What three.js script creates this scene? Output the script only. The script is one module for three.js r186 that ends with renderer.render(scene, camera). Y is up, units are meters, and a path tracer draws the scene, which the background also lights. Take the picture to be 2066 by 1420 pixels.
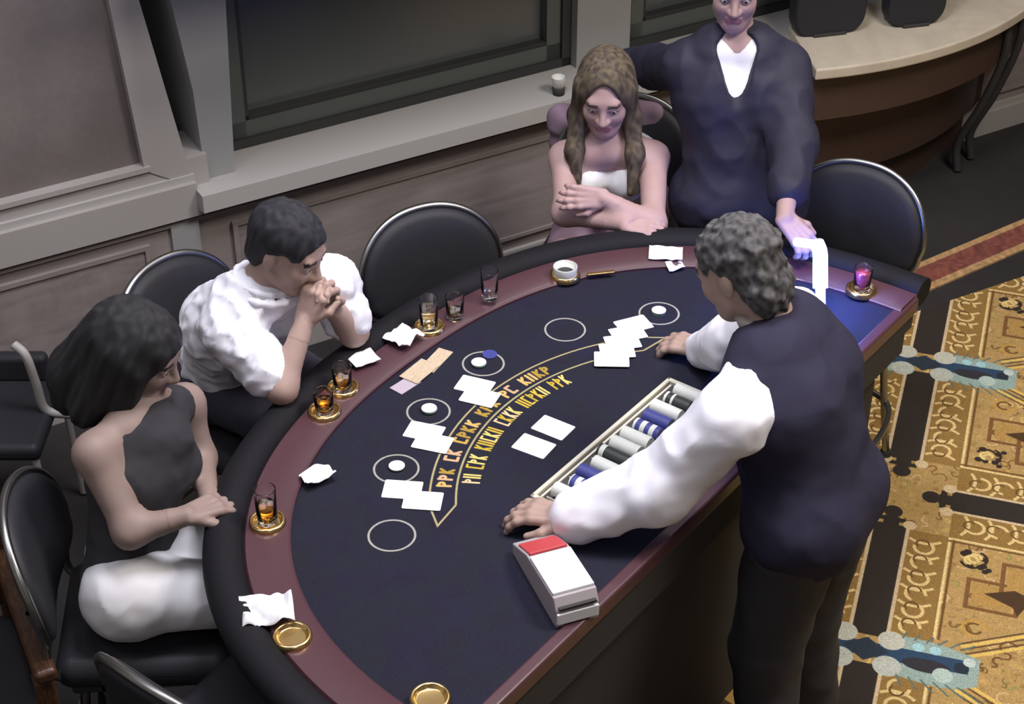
import * as THREE from 'three';
import { RoundedBoxGeometry } from 'three/addons/geometries/RoundedBoxGeometry.js';
import { mergeGeometries } from 'three/addons/utils/BufferGeometryUtils.js';
import { ImprovedNoise } from 'three/addons/math/ImprovedNoise.js';
import { RectAreaLightUniformsLib } from 'three/addons/lights/RectAreaLightUniformsLib.js';

RectAreaLightUniformsLib.init();
// ------------------------------------------------------------------ camera, light, exposure
const scene = new THREE.Scene();
const FPX = 3500, PITCH = 35 * Math.PI / 180, EYE = new THREE.Vector3(0, 3.675, 0);
const camera = new THREE.PerspectiveCamera(2 * Math.atan(710 / FPX) * 180 / Math.PI, 2066 / 1420, 0.1, 60);
camera.position.copy(EYE);
camera.lookAt(0, EYE.y - Math.sin(PITCH), -Math.cos(PITCH));
const renderer = new THREE.WebGLRenderer({ antialias: true });
renderer.toneMapping = THREE.LinearToneMapping;
renderer.toneMappingExposure = 1.0;
renderer.shadowMap.enabled = true;
scene.background = new THREE.Color(0x050505);
const CEIL = 4.5;
// unseen ceiling panels, placed to light table and room: x, z, width, depth, radiance, colour
const PANELS = [
  [0.0, -3.6, 0.9, 0.9, 40, 0xf8f6ff],
  [-2.4, -2.2, 1.2, 1.2, 4, 0xf8f6ff],
  [2.3, -3.2, 1.2, 1.2, 33, 0xfff6ec],
  [1.2, -5.6, 1.0, 1.0, 5, 0xfcf6f4],
  [-1.2, -3.2, 1.0, 1.0, 5, 0xf4f4ff],
  [0.6, 0.2, 1.2, 1.2, 5, 0xf8f6ff],
];

// ------------------------------------------------------------------ helpers
const V = (x, y, z) => new THREE.Vector3(x, y, z);
function rng(s) { return () => { s |= 0; s = s + 0x6D2B79F5 | 0; let t = Math.imul(s ^ s >>> 15, 1 | s); t = t + Math.imul(t ^ t >>> 7, 61 | t) ^ t; return ((t ^ t >>> 14) >>> 0) / 4294967296; }; }
const noise = new ImprovedNoise();
const N3 = (x, y, z) => noise.noise(x, y, z);
// a picture point and a height above the floor give a place in the room
function at(px, py, h) {
  const a = (px - 1033) / FPX, b = -(py - 710) / FPX, c = Math.cos(PITCH), s = Math.sin(PITCH);
  const d = V(a, b * c - s, -b * s - c);
  return EYE.clone().addScaledVector(d, (h - EYE.y) / d.y);
}
// table frame: u runs along the dealer's straight edge, v towards the players
const TO = V(-0.0347, 0, -2.589), TU = V(0.60465, 0, -0.79649), TV = V(-0.79649, 0, -0.60465), FELT = 0.95;
const T = (u, v, h = FELT) => TO.clone().addScaledVector(TU, u).addScaledVector(TV, v).setY(h);
const UC = 0.872;
const TURN = Math.atan2(0.79649, 0.60465);          // local x = u, local -z = v

const used = new Map();
function numbered(n) { const k = used.get(n) ?? 0; used.set(n, k + 1); return k ? n + '_' + String(k).padStart(3, '0') : n; }
function tag(o, label, category, group, kind) {
  if (label) o.userData.label = label;
  if (category) o.userData.category = category;
  if (group) o.userData.group = group;
  if (kind) o.userData.kind = kind;
  return o;
}
function mesh(name, geo, mat, parent) {
  if (Array.isArray(geo)) geo = merge(geo);
  const m = new THREE.Mesh(geo, mat);
  m.name = parent ? name : numbered(name);
  m.castShadow = m.receiveShadow = true;
  (parent ?? scene).add(m);
  return m;
}
function thing(name, pos, turn, label, category, group) {
  const g = new THREE.Group(); g.name = numbered(name); scene.add(g);
  if (pos) g.position.copy(pos);
  g.rotation.y = turn ?? 0;
  return tag(g, label, category, group);
}
function merge(list) {
  return mergeGeometries(list.map((g) => {
    g = g.index ? g.toNonIndexed() : g;
    const o = new THREE.BufferGeometry();
    o.setAttribute('position', g.attributes.position); o.setAttribute('normal', g.attributes.normal);
    o.setAttribute('uv', g.attributes.uv ?? new THREE.BufferAttribute(new Float32Array(g.attributes.position.count * 2), 2));
    return o;
  }));
}
function box(w, h, d, x = 0, y = 0, z = 0) { const g = new THREE.BoxGeometry(w, h, d); g.translate(x, y, z); return g; }
function rbox(w, h, d, r, x = 0, y = 0, z = 0, seg = 3) { const g = new RoundedBoxGeometry(w, h, d, seg, r); g.translate(x, y, z); return g; }
function tube(pts, r, seg = 40, rad = 8, closed = false) { return new THREE.TubeGeometry(new THREE.CatmullRomCurve3(pts, closed, 'centripetal'), seg, r, rad, closed); }
function lathe(pts, seg = 40) { return new THREE.LatheGeometry(pts.map(([x, y]) => new THREE.Vector2(x, y)), seg); }

// ------------------------------------------------------------------ textures
function noiseTex(size, fn, srgb) {
  const d = new Uint8Array(size * size * 4);
  for (let y = 0; y < size; y++) for (let x = 0; x < size; x++) {
    const c = fn(x / size, y / size), i = (y * size + x) * 4;
    d[i] = c[0]; d[i + 1] = c[1]; d[i + 2] = c[2]; d[i + 3] = 255;
  }
  const t = new THREE.DataTexture(d, size, size);
  t.wrapS = t.wrapT = THREE.RepeatWrapping; t.magFilter = THREE.LinearFilter; t.minFilter = THREE.LinearMipmapLinearFilter; t.generateMipmaps = true;
  if (srgb) t.colorSpace = THREE.SRGBColorSpace;
  t.needsUpdate = true; return t;
}
const R0 = rng(7);
const weave = noiseTex(256, (x, y) => { const v = 128 + 60 * Math.sin(x * 402.1) * Math.sin(y * 402.1) + (R0() - 0.5) * 90; return [v, v, v]; });
const grainy = noiseTex(256, () => { const v = 110 + R0() * 90; return [v, v, v]; });
const mottled = (r, g, b, amp, f) => noiseTex(256, (x, y) => {
  const a = Math.PI * 2, n = N3(f * Math.cos(x * a) + 3, f * Math.sin(x * a), f * Math.cos(y * a) + f * 1.3 * Math.sin(y * a)) + 0.5 * N3(3 * f * Math.cos(x * a), 3 * f * Math.sin(y * a), 3 * f * Math.sin(x * a) + 9) + (R0() - 0.5) * 0.5;
  const k = 1 + amp * n; return [r * k, g * k, b * k];
}, true);
const woodTex = noiseTex(256, (x, y) => {
  const a = Math.PI * 2, n = N3(Math.cos(x * a), Math.sin(x * a), y * 14) , k = 0.8 + 0.25 * n + 0.18 * Math.sin(y * 120 + n * 9) * R0();
  return [96 * k, 66 * k, 46 * k];
}, true);

// ------------------------------------------------------------------ materials
const std = (o) => new THREE.MeshStandardMaterial(o);
const phy = (o) => new THREE.MeshPhysicalMaterial(o);
const lin = (r, g, b) => new THREE.Color().setRGB(r, g, b);
const M = {
  wallUpper: std({ map: mottled(114, 106, 103, 0.1, 1.5), roughness: 0.85 }),
  wallLower: std({ map: mottled(137, 127, 125, 0.1, 1.5), roughness: 0.85 }),
  trim: std({ color: lin(0.38, 0.36, 0.345), roughness: 0.55 }),
  jamb: std({ color: lin(0.3, 0.305, 0.305), roughness: 0.6 }),
  sill: std({ color: lin(0.42, 0.41, 0.395), roughness: 0.45 }),
  darkFrame: std({ color: lin(0.03, 0.032, 0.032), roughness: 0.5 }),
  frameEdge: std({ color: lin(0.09, 0.1, 0.095), roughness: 0.5 }),
  glass: phy({ color: lin(0.085, 0.094, 0.098), roughness: 0.3, clearcoat: 0.4, clearcoatRoughness: 0.25 }),
  plaster: std({ color: lin(0.4, 0.38, 0.35), roughness: 0.9 }),
  floor: std({ map: mottled(40, 38, 38, 0.25, 2), roughness: 0.95 }),
  red: std({ map: mottled(122, 68, 58, 0.25, 2), roughness: 0.9 }),
  goldBand: std({ map: mottled(176, 140, 96, 0.2, 2), roughness: 0.9 }),
  wood: std({ map: woodTex, roughness: 0.35 }),
  mahogany: phy({ color: lin(0.07, 0.026, 0.036), roughness: 0.4, clearcoat: 0.3, clearcoatRoughness: 0.2 }),
  pad: phy({ color: lin(0.0085, 0.0082, 0.011), roughness: 0.7, specularIntensity: 0.4, bumpMap: grainy, bumpScale: 0.0006 }),
  black: std({ color: lin(0.03, 0.029, 0.03), roughness: 0.75 }),
  leather: phy({ color: lin(0.022, 0.022, 0.027), roughness: 0.55, specularIntensity: 0.6, bumpMap: grainy, bumpScale: 0.0006 }),
  chrome: std({ color: lin(0.32, 0.325, 0.32), roughness: 0.32, metalness: 1 }),
  brass: std({ color: lin(0.83, 0.6, 0.26), roughness: 0.24, metalness: 1 }),
  brassDark: std({ color: lin(0.16, 0.1, 0.04), roughness: 0.4, metalness: 0.7 }),
  clear: phy({ color: 0xffffff, roughness: 0.02, transmission: 1, thickness: 0.004, ior: 1.5 }),
  amber: phy({ color: lin(0.95, 0.75, 0.4), roughness: 0.02, transmission: 1, thickness: 0.04, ior: 1.33, attenuationColor: lin(0.8, 0.42, 0.08), attenuationDistance: 0.05 }),
  ice: phy({ color: 0xffffff, roughness: 0.15, transmission: 0.8, thickness: 0.02, ior: 1.31 }),
  card: std({ color: lin(0.82, 0.84, 0.84), roughness: 0.4 }),
  napkin: std({ color: lin(0.84, 0.84, 0.88), roughness: 0.9 }),
  tan: std({ map: mottled(196, 176, 150, 0.12, 2), roughness: 0.8 }),
  lilac: std({ color: lin(0.45, 0.38, 0.46), roughness: 0.8 }),
  chipWhite: std({ color: lin(0.72, 0.74, 0.7), roughness: 0.4 }),
  chipGreen: std({ color: lin(0.12, 0.26, 0.2), roughness: 0.4 }),
  chipBlue: std({ color: lin(0.05, 0.06, 0.26), roughness: 0.4 }),
  chipBlack: std({ color: lin(0.03, 0.035, 0.035), roughness: 0.4 }),
  trayRim: std({ color: lin(0.62, 0.6, 0.5), roughness: 0.35 }),
  trayIn: std({ color: lin(0.045, 0.045, 0.055), roughness: 0.5 }),
  shoeWhite: std({ color: lin(0.78, 0.82, 0.86), roughness: 0.35 }),
  shoeGrey: std({ color: lin(0.4, 0.36, 0.38), roughness: 0.35 }),
  shoeRed: std({ color: lin(0.5, 0.06, 0.07), roughness: 0.35 }),
  cream: std({ map: mottled(196, 186, 168, 0.05, 2), roughness: 0.5 }),
  brownWood: std({ color: lin(0.06, 0.035, 0.026), roughness: 0.45 }),
  shirt: std({ color: lin(0.82, 0.82, 0.9), roughness: 0.85, bumpMap: weave, bumpScale: 0.0002 }),
  navy: phy({ color: lin(0.03, 0.028, 0.052), roughness: 0.85, specularIntensity: 0.3, bumpMap: weave, bumpScale: 0.0003 }),
  jacket: phy({ color: lin(0.025, 0.024, 0.042), roughness: 0.65, specularIntensity: 0.5 }),
  darkCloth: std({ color: lin(0.03, 0.029, 0.034), roughness: 0.9 }),
  slacks: std({ color: lin(0.035, 0.034, 0.055), roughness: 0.9 }),
  whiteCloth: std({ color: lin(0.7, 0.7, 0.72), roughness: 0.85 }),
  pinkCloth: std({ color: lin(0.24, 0.16, 0.22), roughness: 0.9 }),
  skin: std({ vertexColors: true, roughness: 0.6 }),
  hair: std({ vertexColors: true, roughness: 0.78 }),
  eyeWhite: std({ color: lin(0.4, 0.37, 0.35), roughness: 0.25 }),
  eyeDark: std({ color: lin(0.02, 0.014, 0.01), roughness: 0.15 }),
  shoe: std({ color: lin(0.02, 0.02, 0.02), roughness: 0.4 }),
  redGloss: phy({ color: lin(0.4, 0.05, 0.09), roughness: 0.12, clearcoat: 1 }),
};

// ------------------------------------------------------------------ room shell (wall frame: s along the back wall, h up, n into the room)
const W0 = V(1.916, 0, -6.866), WT = Math.PI / 6, WD = V(Math.cos(WT), 0, -0.5), WN = V(0.5, 0, Math.cos(WT));
const wallPt = (s, h, n) => W0.clone().addScaledVector(WD, s).addScaledVector(WN, n).setY(h);
function wallGroup(name) { const g = new THREE.Group(); g.name = numbered(name); g.position.copy(W0); g.rotation.y = WT; scene.add(g); g.userData.kind = 'structure'; return g; }
const wbox = (s0, s1, h0, h1, n0, n1) => box(s1 - s0, h1 - h0, n1 - n0, (s0 + s1) / 2, (h0 + h1) / 2, (n0 + n1) / 2);
// a slanting four-sided board in the wall frame
function wquad(pts, n0, n1) {
  const sh = new THREE.Shape(pts.map(([s, h]) => new THREE.Vector2(s, h)));
  const g = new THREE.ExtrudeGeometry(sh, { depth: n1 - n0, bevelEnabled: false }); g.translate(0, 0, n0); return g;
}
const S0 = -7.2, S1 = 4.6, NB = 8.2;
{
  const wall = wallGroup('wall_back');
  mesh('dado', wbox(S0, S1, 0, 0.7, -0.45, 0), M.wallLower, wall);
  // upper wall around the two window openings
  mesh('wall_panel', [wbox(S0, -3.62, 0.86, CEIL, -0.45, -0.03)], M.wallUpper, wall);
  mesh('wall_upper', [wbox(-0.32, S1, 0.7, CEIL, -0.45, 0), wbox(-3.3, -0.32, 2.5, CEIL, -0.45, 0)], M.wallLower, wall);
  mesh('bottom_rail', wbox(S0, -3.4, 0.76, 0.872, -0.2, 0.0), M.trim, wall);
  mesh('panel_bead', wbox(S0, -3.6, 0.866, 0.884, -0.03, 0.012), M.trim, wall);
  mesh('stile', wquad([[-3.62, 0.87], [-3.452, 0.76], [-3.478, 0.9], [-3.565, 1.47], [-3.71, 2.5], [-3.71, CEIL], [-3.83, CEIL], [-3.83, 2.5], [-3.66, 1.48]], -0.42, 0.005), M.trim, wall);
  // an open slot, 0.4 m deep, between the stile and the window jamb
  mesh('slot_back', wbox(-3.85, -3.3, 0.7, CEIL, -0.45, -0.42), M.jamb, wall);
  mesh('jamb', wquad([[-3.405, 0.76], [-3.3, 0.76], [-3.27, 1.4], [-3.22, 2.5], [-3.22, CEIL], [-3.58, CEIL], [-3.58, 2.5], [-3.455, 1.44], [-3.415, 1.1]], -0.42, -0.02), M.jamb, wall);
  mesh('unseen_overhang', wbox(-3.62, -0.2, 1.78, 2.0, -0.1, 0.46), M.trim, wall);  // unseen overhang above the windows, sized to shade the sill and jamb
  mesh('mullion', wbox(-1.86, -1.62, 0.76, 2.5, -0.4, -0.12), M.jamb, wall);
  // framed panels of the dado
  mesh('dado_cap', wbox(S0, S1, 0.665, 0.7, 0, 0.03), M.trim, wall);
  mesh('dado_bead', wbox(S0, S1, 0.635, 0.65, 0, 0.012), M.wallLower, wall);
  for (const [a, b] of [[-3.56, -3.46], [-4.75, -4.65], [-0.75, -0.65]]) mesh('dado_stile', wbox(a, b, 0.12, 0.64, 0, 0.014), M.jamb, wall);
  for (const [a, b] of [[-4.62, -3.6], [-3.38, -0.82], [-0.6, 1.6]]) {
    const p = mesh('dado_panel', wbox(a + 0.06, b - 0.06, 0.2, 0.575, 0, 0.008), M.wallLower, wall);
    mesh('panel_molding', [wbox(a + 0.04, b - 0.04, 0.575, 0.592, 0, 0.016), wbox(a + 0.04, b - 0.04, 0.185, 0.2, 0, 0.016), wbox(a + 0.04, a + 0.06, 0.2, 0.575, 0, 0.016), wbox(b - 0.06, b - 0.04, 0.2, 0.575, 0, 0.016)], M.wallLower, p);
  }
  const bb = wallGroup('baseboard_back');
  mesh('board', [wbox(S0, S1, 0, 0.11, 0, 0.03), wbox(S0, S1, 0.11, 0.135, 0, 0.018)], M.trim, bb);
  const sill = wallGroup('trim_1');
  mesh('sill_board', [wbox(-3.46, -0.3, 0.7, 0.765, -0.42, 0.085)], M.sill, sill);
  mesh('sill_nosing', wbox(-3.46, -0.3, 0.688, 0.702, 0.0, 0.06), M.trim, sill);
  const rail = wallGroup('trim_2');
  mesh('rail_board', [wbox(S0, -3.455, 0.7, 0.79, -0.1, 0.03)], M.trim, rail);
  mesh('rail_nosing', [wbox(S0, -3.455, 0.785, 0.815, -0.02, 0.012)], M.sill, rail);
  const win = (n, a, b) => {
    const g = wallGroup('window_' + n);
    mesh('window_frame', [wbox(a, a + 0.05, 0.765, 2.5, -0.24, -0.16), wbox(b - 0.04, b, 0.765, 2.5, -0.24, -0.16), wbox(a, b, 0.765, 0.8, -0.24, -0.16), wbox(a, b, 2.45, 2.5, -0.24, -0.16)], M.darkFrame, g);
    mesh('inner_frame', [wbox(a + 0.05, a + 0.115, 0.8, 2.45, -0.23, -0.175), wbox(b - 0.1, b - 0.04, 0.8, 2.45, -0.23, -0.175), wbox(a + 0.05, b - 0.04, 0.8, 0.86, -0.23, -0.175)], M.frameEdge, g);
    mesh('inner_edge', [wbox(a + 0.115, a + 0.13, 0.86, 2.45, -0.23, -0.18), wbox(a + 0.115, b - 0.1, 0.86, 0.876, -0.23, -0.18)], M.darkFrame, g);
    mesh('glass_pane', wbox(a + 0.1, b - 0.08, 0.84, 2.46, -0.235, -0.22), M.glass, g);
  };
  win(1, -3.3, -1.86); win(2, -1.64, -0.32);
  const room = (name, s0, s1, n0, n1) => { const g = wallGroup(name); mesh('wall_slab', wbox(s0, s1, 0, CEIL, n0, n1), M.plaster, g); };
  room('wall_left', S0 - 0.2, S0, -0.45, NB + 0.2); room('wall_right', S1, S1 + 0.2, -0.45, NB + 0.2); room('wall_front', S0, S1, NB, NB + 0.2);
  const c = wallGroup('ceiling'); mesh('ceiling_slab', wbox(S0 - 0.2, S1 + 0.2, CEIL, CEIL + 0.2, -0.45, NB + 0.2), M.plaster, c);
  const f = wallGroup('floor'); mesh('floor_slab', wbox(S0 - 0.2, S1 + 0.2, -0.15, 0, -0.45, NB + 0.2), M.floor, f);
}

// ------------------------------------------------------------------ patterned carpet (printed pattern, one repeat = 1.53 m)
{
  const PX = 1024, P = 1.53, k = PX / P;
  const cv = document.createElement('canvas'); cv.width = cv.height = PX;
  const g = cv.getContext('2d'), R = rng(21);
  g.fillStyle = '#ab8b54'; g.fillRect(0, 0, PX, PX);
  for (let i = 0; i < 5200; i++) { const t = R(); g.fillStyle = t < 0.35 ? 'rgba(206,172,96,.28)' : t < 0.6 ? 'rgba(120,88,44,.3)' : t < 0.8 ? 'rgba(186,140,100,.3)' : 'rgba(150,140,70,.28)'; const x = R() * PX, y = R() * PX, w = 3 + R() * 12; g.fillRect(x, y, w, w * (0.4 + R())); }
  for (let i = 0; i < 420; i++) {                    // scrollwork all over the ground of the carpet
    const x = R() * PX, y = R() * PX, r = 6 + R() * 13, a = R() * 6.3; g.lineWidth = 2.5 + R() * 3; g.strokeStyle = ['#7a5a2c', '#d2b46e', '#6b4c24', '#c9a878', '#8f8a4a'][i % 5];
    g.beginPath(); g.arc(x, y, r, a, a + 2.5 + R() * 2); g.stroke(); g.beginPath(); g.arc(x + r * 1.4 * Math.cos(a), y + r * 1.4 * Math.sin(a), r * 0.5, a + 3, a + 6.6); g.stroke();
  }
  const wrap = (fn) => { for (const dx of [-PX, 0, PX]) for (const dy of [-PX, 0, PX]) { g.save(); g.translate(dx, dy); fn(); g.restore(); } };
  const dot = (x, y, r, c) => { g.fillStyle = c; g.beginPath(); g.arc(x, y, r, 0, 7); g.fill(); };
  // one medallion with its dark bands, teal arms and ornament; turned for the second one
  function unit(cx, cy, turn) {
    g.save(); g.translate(cx, cy); g.rotate(turn);
    const m = (v) => v * k;
    for (const s of [-1, 1]) {
      g.save(); g.scale(1, s);
      // side strips with scrolls
      for (const q of [-1, 1]) {
        g.fillStyle = '#8c6c36'; g.fillRect(q > 0 ? m(0.05) : -m(0.19), m(0.08), m(0.14), m(0.5));
        g.strokeStyle = '#d8bc80'; g.lineWidth = m(0.011);
        for (let i = 0; i < 6; i++) { const y = m(0.13 + i * 0.075), x = q * m(0.115); g.beginPath(); g.arc(x, y, m(0.03), (i % 2) * 3, (i % 2) * 3 + 4.4); g.stroke(); g.beginPath(); g.moveTo(x - m(0.05), y + m(0.035)); g.quadraticCurveTo(x, y + m(0.0), x + m(0.05), y + m(0.04)); g.stroke(); }
        g.strokeStyle = '#5e4420'; g.lineWidth = m(0.006);
        for (let i = 0; i < 6; i++) { const y = m(0.145 + i * 0.075), x = q * m(0.11); g.beginPath(); g.arc(x, y, m(0.02), 0, 4); g.stroke(); }
        g.strokeStyle = '#dcc488'; g.lineWidth = m(0.009); g.beginPath(); g.moveTo(q * m(0.19), m(0.1)); g.lineTo(q * m(0.19), m(0.58)); g.stroke();
        g.strokeStyle = '#6a4a20'; g.lineWidth = m(0.008); g.beginPath(); g.moveTo(q * m(0.203), m(0.1)); g.lineTo(q * m(0.203), m(0.58)); g.stroke();
        g.strokeStyle = '#cbb490'; g.lineWidth = m(0.012); g.beginPath(); g.moveTo(q * m(0.056), m(0.07)); g.lineTo(q * m(0.056), m(0.6)); g.stroke();
        // cluster of dark balls, small frame
        const bx = q * m(0.275), by = m(0.49);
        for (const [x, y, r] of [[-0.035, 0.025, 0.013], [0.03, 0.012, 0.011], [0.028, -0.02, 0.012], [0.045, -0.035, 0.01]]) dot(bx + m(x), by + m(y), m(r), '#2c2018');
        g.strokeStyle = '#2c2018'; g.lineWidth = m(0.009); g.beginPath(); g.arc(bx - m(0.01), by - m(0.005), m(0.032), 3.4, 5.8); g.stroke();
        g.strokeStyle = '#d9c27c'; g.beginPath(); g.arc(bx, by + m(0.01), m(0.02), 0, 5); g.stroke();
        g.strokeStyle = '#755028'; g.lineWidth = m(0.014); g.strokeRect(q * m(0.34) - m(0.075), m(0.27), m(0.15), m(0.13));
        g.fillStyle = '#a98548'; g.fillRect(q * m(0.34) - m(0.06), m(0.285), m(0.12), m(0.1));
        g.fillStyle = '#463018'; g.beginPath(); g.moveTo(q * m(0.42), m(0.27)); g.lineTo(q * m(0.46), m(0.36)); g.lineTo(q * m(0.42), m(0.45)); g.lineTo(q * m(0.38), m(0.36)); g.fill();
        // diagonal gold ribbons
        g.strokeStyle = '#d6b45c'; g.lineWidth = m(0.012); for (const o of [0, 0.05]) { g.beginPath(); g.moveTo(q * m(0.27), m(0.04 + o)); g.lineTo(q * m(0.55), m(0.2 + o)); g.stroke(); }
        g.strokeStyle = '#5c4220'; g.lineWidth = m(0.006); for (const o of [0.014, 0.036, 0.064]) { g.beginPath(); g.moveTo(q * m(0.27), m(0.04 + o)); g.lineTo(q * m(0.55), m(0.2 + o)); g.stroke(); }
        g.strokeStyle = '#b98f3e'; g.lineWidth = m(0.008); g.beginPath(); g.arc(q * m(0.3), m(0.18), m(0.035), 0, 5); g.stroke();
        g.strokeStyle = '#6b4a22'; g.beginPath(); g.arc(q * m(0.3), m(0.18), m(0.022), 1, 6); g.stroke();
      }
      // dark band with stepped end
      g.fillStyle = '#2a221c'; g.fillRect(-m(0.05), m(0.06), m(0.1), m(0.53));
      g.fillRect(-m(0.025), m(0.58), m(0.05), m(0.05)); g.fillRect(-m(0.045), m(0.606), m(0.09), m(0.02)); dot(0, m(0.655), m(0.03), '#2a221c');
      for (const q of [-1, 1]) dot(q * m(0.06), m(0.6), m(0.022), '#cbb48c');
      g.restore();
    }
    for (const q of [-1, 1]) {
      g.save(); g.scale(q, 1);
      g.fillStyle = '#8fa39a'; g.beginPath(); g.moveTo(m(0.05), -m(0.075)); g.bezierCurveTo(m(0.15), -m(0.1), m(0.25), -m(0.075), m(0.33), -m(0.05)); g.lineTo(m(0.33), m(0.06)); g.bezierCurveTo(m(0.25), m(0.12), m(0.15), m(0.09), m(0.05), m(0.075)); g.fill();
      g.fillStyle = '#26405a'; g.beginPath(); g.moveTo(0, -m(0.03)); g.lineTo(m(0.3), -m(0.035)); g.lineTo(m(0.3), m(0.02)); g.lineTo(m(0.12), m(0.03)); g.lineTo(0, m(0.03)); g.fill();
      g.fillStyle = '#2c2a30'; g.beginPath(); g.ellipse(m(0.18), m(0.02), m(0.07), m(0.028), 0, 0, 7); g.fill();
      for (const [x, y, r, c] of [[0.07, -0.055, 0.04, '#b9b8a8'], [0.07, 0.055, 0.042, '#b4b8ac'], [0.15, -0.05, 0.018, '#9cc4c8'], [0.2, -0.05, 0.018, '#9cc4c8'], [0.23, 0.045, 0.03, '#a8bab0'], [0.28, 0.0, 0.022, '#1f2a34'], [0.3, -0.03, 0.018, '#b8c4bc']]) dot(m(x), m(y), m(r), c);
      g.strokeStyle = '#5b6c66'; g.lineWidth = m(0.006); for (let i = 0; i < 6; i++) { g.beginPath(); g.moveTo(m(0.1 + i * 0.035), m(0.08)); g.lineTo(m(0.12 + i * 0.045), m(0.125)); g.stroke(); g.beginPath(); g.moveTo(m(0.1 + i * 0.035), -m(0.075)); g.lineTo(m(0.11 + i * 0.04), -m(0.105)); g.stroke(); }
      g.restore();
    }
    g.fillStyle = '#25303c'; g.beginPath(); g.moveTo(-m(0.07), 0); g.lineTo(0, -m(0.05)); g.lineTo(m(0.07), 0); g.lineTo(0, m(0.05)); g.fill();
    g.restore();
  }
  wrap(() => unit(0, 0, 0)); wrap(() => unit(PX / 2, PX / 2, Math.PI / 2));
  const fuzz = g.getImageData(0, 0, PX, PX), d = fuzz.data;
  for (let i = 0; i < d.length; i += 4) { const n = 0.78 + R() * 0.42; d[i] *= n; d[i + 1] *= n; d[i + 2] *= n; }
  g.putImageData(fuzz, 0, 0);
  const tex = new THREE.CanvasTexture(cv); tex.colorSpace = THREE.SRGBColorSpace; tex.wrapS = tex.wrapT = THREE.RepeatWrapping; tex.magFilter = THREE.LinearFilter;
  // the field ends at a line running along the back wall; b across and a along the pattern
  const A = V(0.299, 0, -0.954), B = V(0.954, 0, 0.299), e0 = V(1.716, 0, -5.599), ed = V(0.882, 0, -0.471), en = V(0.471, 0, 0.882);
  const c4 = [e0.clone().addScaledVector(ed, -2.2), e0.clone().addScaledVector(ed, 2.6), e0.clone().addScaledVector(ed, 2.6).addScaledVector(en, 6.6), e0.clone().addScaledVector(ed, -2.2).addScaledVector(en, 6.6)];
  const sh = new THREE.Shape(c4.map((p) => new THREE.Vector2(p.x, -p.z)));
  const geo = new THREE.ExtrudeGeometry(sh, { depth: 0.008, bevelEnabled: false }); geo.rotateX(-Math.PI / 2);
  const pos = geo.attributes.position, uv = geo.attributes.uv;
  for (let i = 0; i < pos.count; i++) { const p = V(pos.getX(i), 0, pos.getZ(i)); uv.setXY(i, (p.dot(B) + 0.11) / P, (p.dot(A) - 3.85) / P); }
  const m = mesh('floor_carpet', geo, std({ map: tex, roughness: 0.95, bumpMap: grainy, bumpScale: 0.001 }));
  tag(m, 'gold patterned carpet with dark bands and teal ornaments under the table', null, null, 'structure');
  // border strips: gold, red, gold
  const strip = (p0, p1, w0, w1, mat, n, label) => {
    const dir = p1.clone().sub(p0).normalize(), nn = V(-dir.z, 0, dir.x).multiplyScalar(-1), q0 = p0.clone().addScaledVector(dir, -3.2), q1 = p1.clone().addScaledVector(dir, 1.2);
    const s = new THREE.Shape([q0.clone().addScaledVector(nn, w0), q1.clone().addScaledVector(nn, w0), q1.clone().addScaledVector(nn, w1), q0.clone().addScaledVector(nn, w1)].map((p) => new THREE.Vector2(p.x, -p.z)));
    const gg = new THREE.ExtrudeGeometry(s, { depth: 0.008, bevelEnabled: false }); gg.rotateX(-Math.PI / 2);
    const uvv = gg.attributes.uv; for (let i = 0; i < uvv.count; i++) uvv.setXY(i, gg.attributes.position.getX(i) * 3, gg.attributes.position.getZ(i) * 3);
    tag(mesh('trim_' + n, gg, mat), label, null, null, 'structure');
  };
  const p0 = V(1.611, 0, -5.651), p1 = V(2.068, 0, -5.965);
  strip(p0, p1, 0, 0.035, M.goldBand, 3, 'gold line of the carpet border next to the pattern');
  strip(p0, p1, 0.035, 0.135, M.red, 4, 'red band of the carpet border');
  strip(p0, p1, 0.135, 0.165, M.goldBand, 5, 'gold line of the carpet border next to the dark floor');
}

// ------------------------------------------------------------------ unseen ceiling lamps
PANELS.forEach(([x, z, w, d, L, c], i) => {
  const g = thing('unseen_ceiling_light', V(x, CEIL, z), WT, 'unseen square ceiling light panel ' + ['above the card table', 'behind the woman in black', 'above the gold carpet', 'above the cream counter', 'above the man in the white shirt', 'above the open floor in front of the table'][i], 'ceiling light');
  const fr = [box(w + 0.08, 0.03, 0.04, 0, -0.015, d / 2 + 0.02), box(w + 0.08, 0.03, 0.04, 0, -0.015, -d / 2 - 0.02), box(0.04, 0.03, d, w / 2 + 0.02, -0.015, 0), box(0.04, 0.03, d, -w / 2 - 0.02, -0.015, 0)];
  mesh('frame', fr, M.trim, g);
  mesh('diffuser', box(w, 0.01, d, 0, -0.008, 0), std({ color: 0xffffff, emissive: c, emissiveIntensity: 1 }), g);
  const l = new THREE.RectAreaLight(c, L, w, d); l.name = 'unseen_panel_light'; l.position.set(0, -0.02, 0); l.rotation.x = -Math.PI / 2; l.castShadow = true; g.add(l);
});

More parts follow.
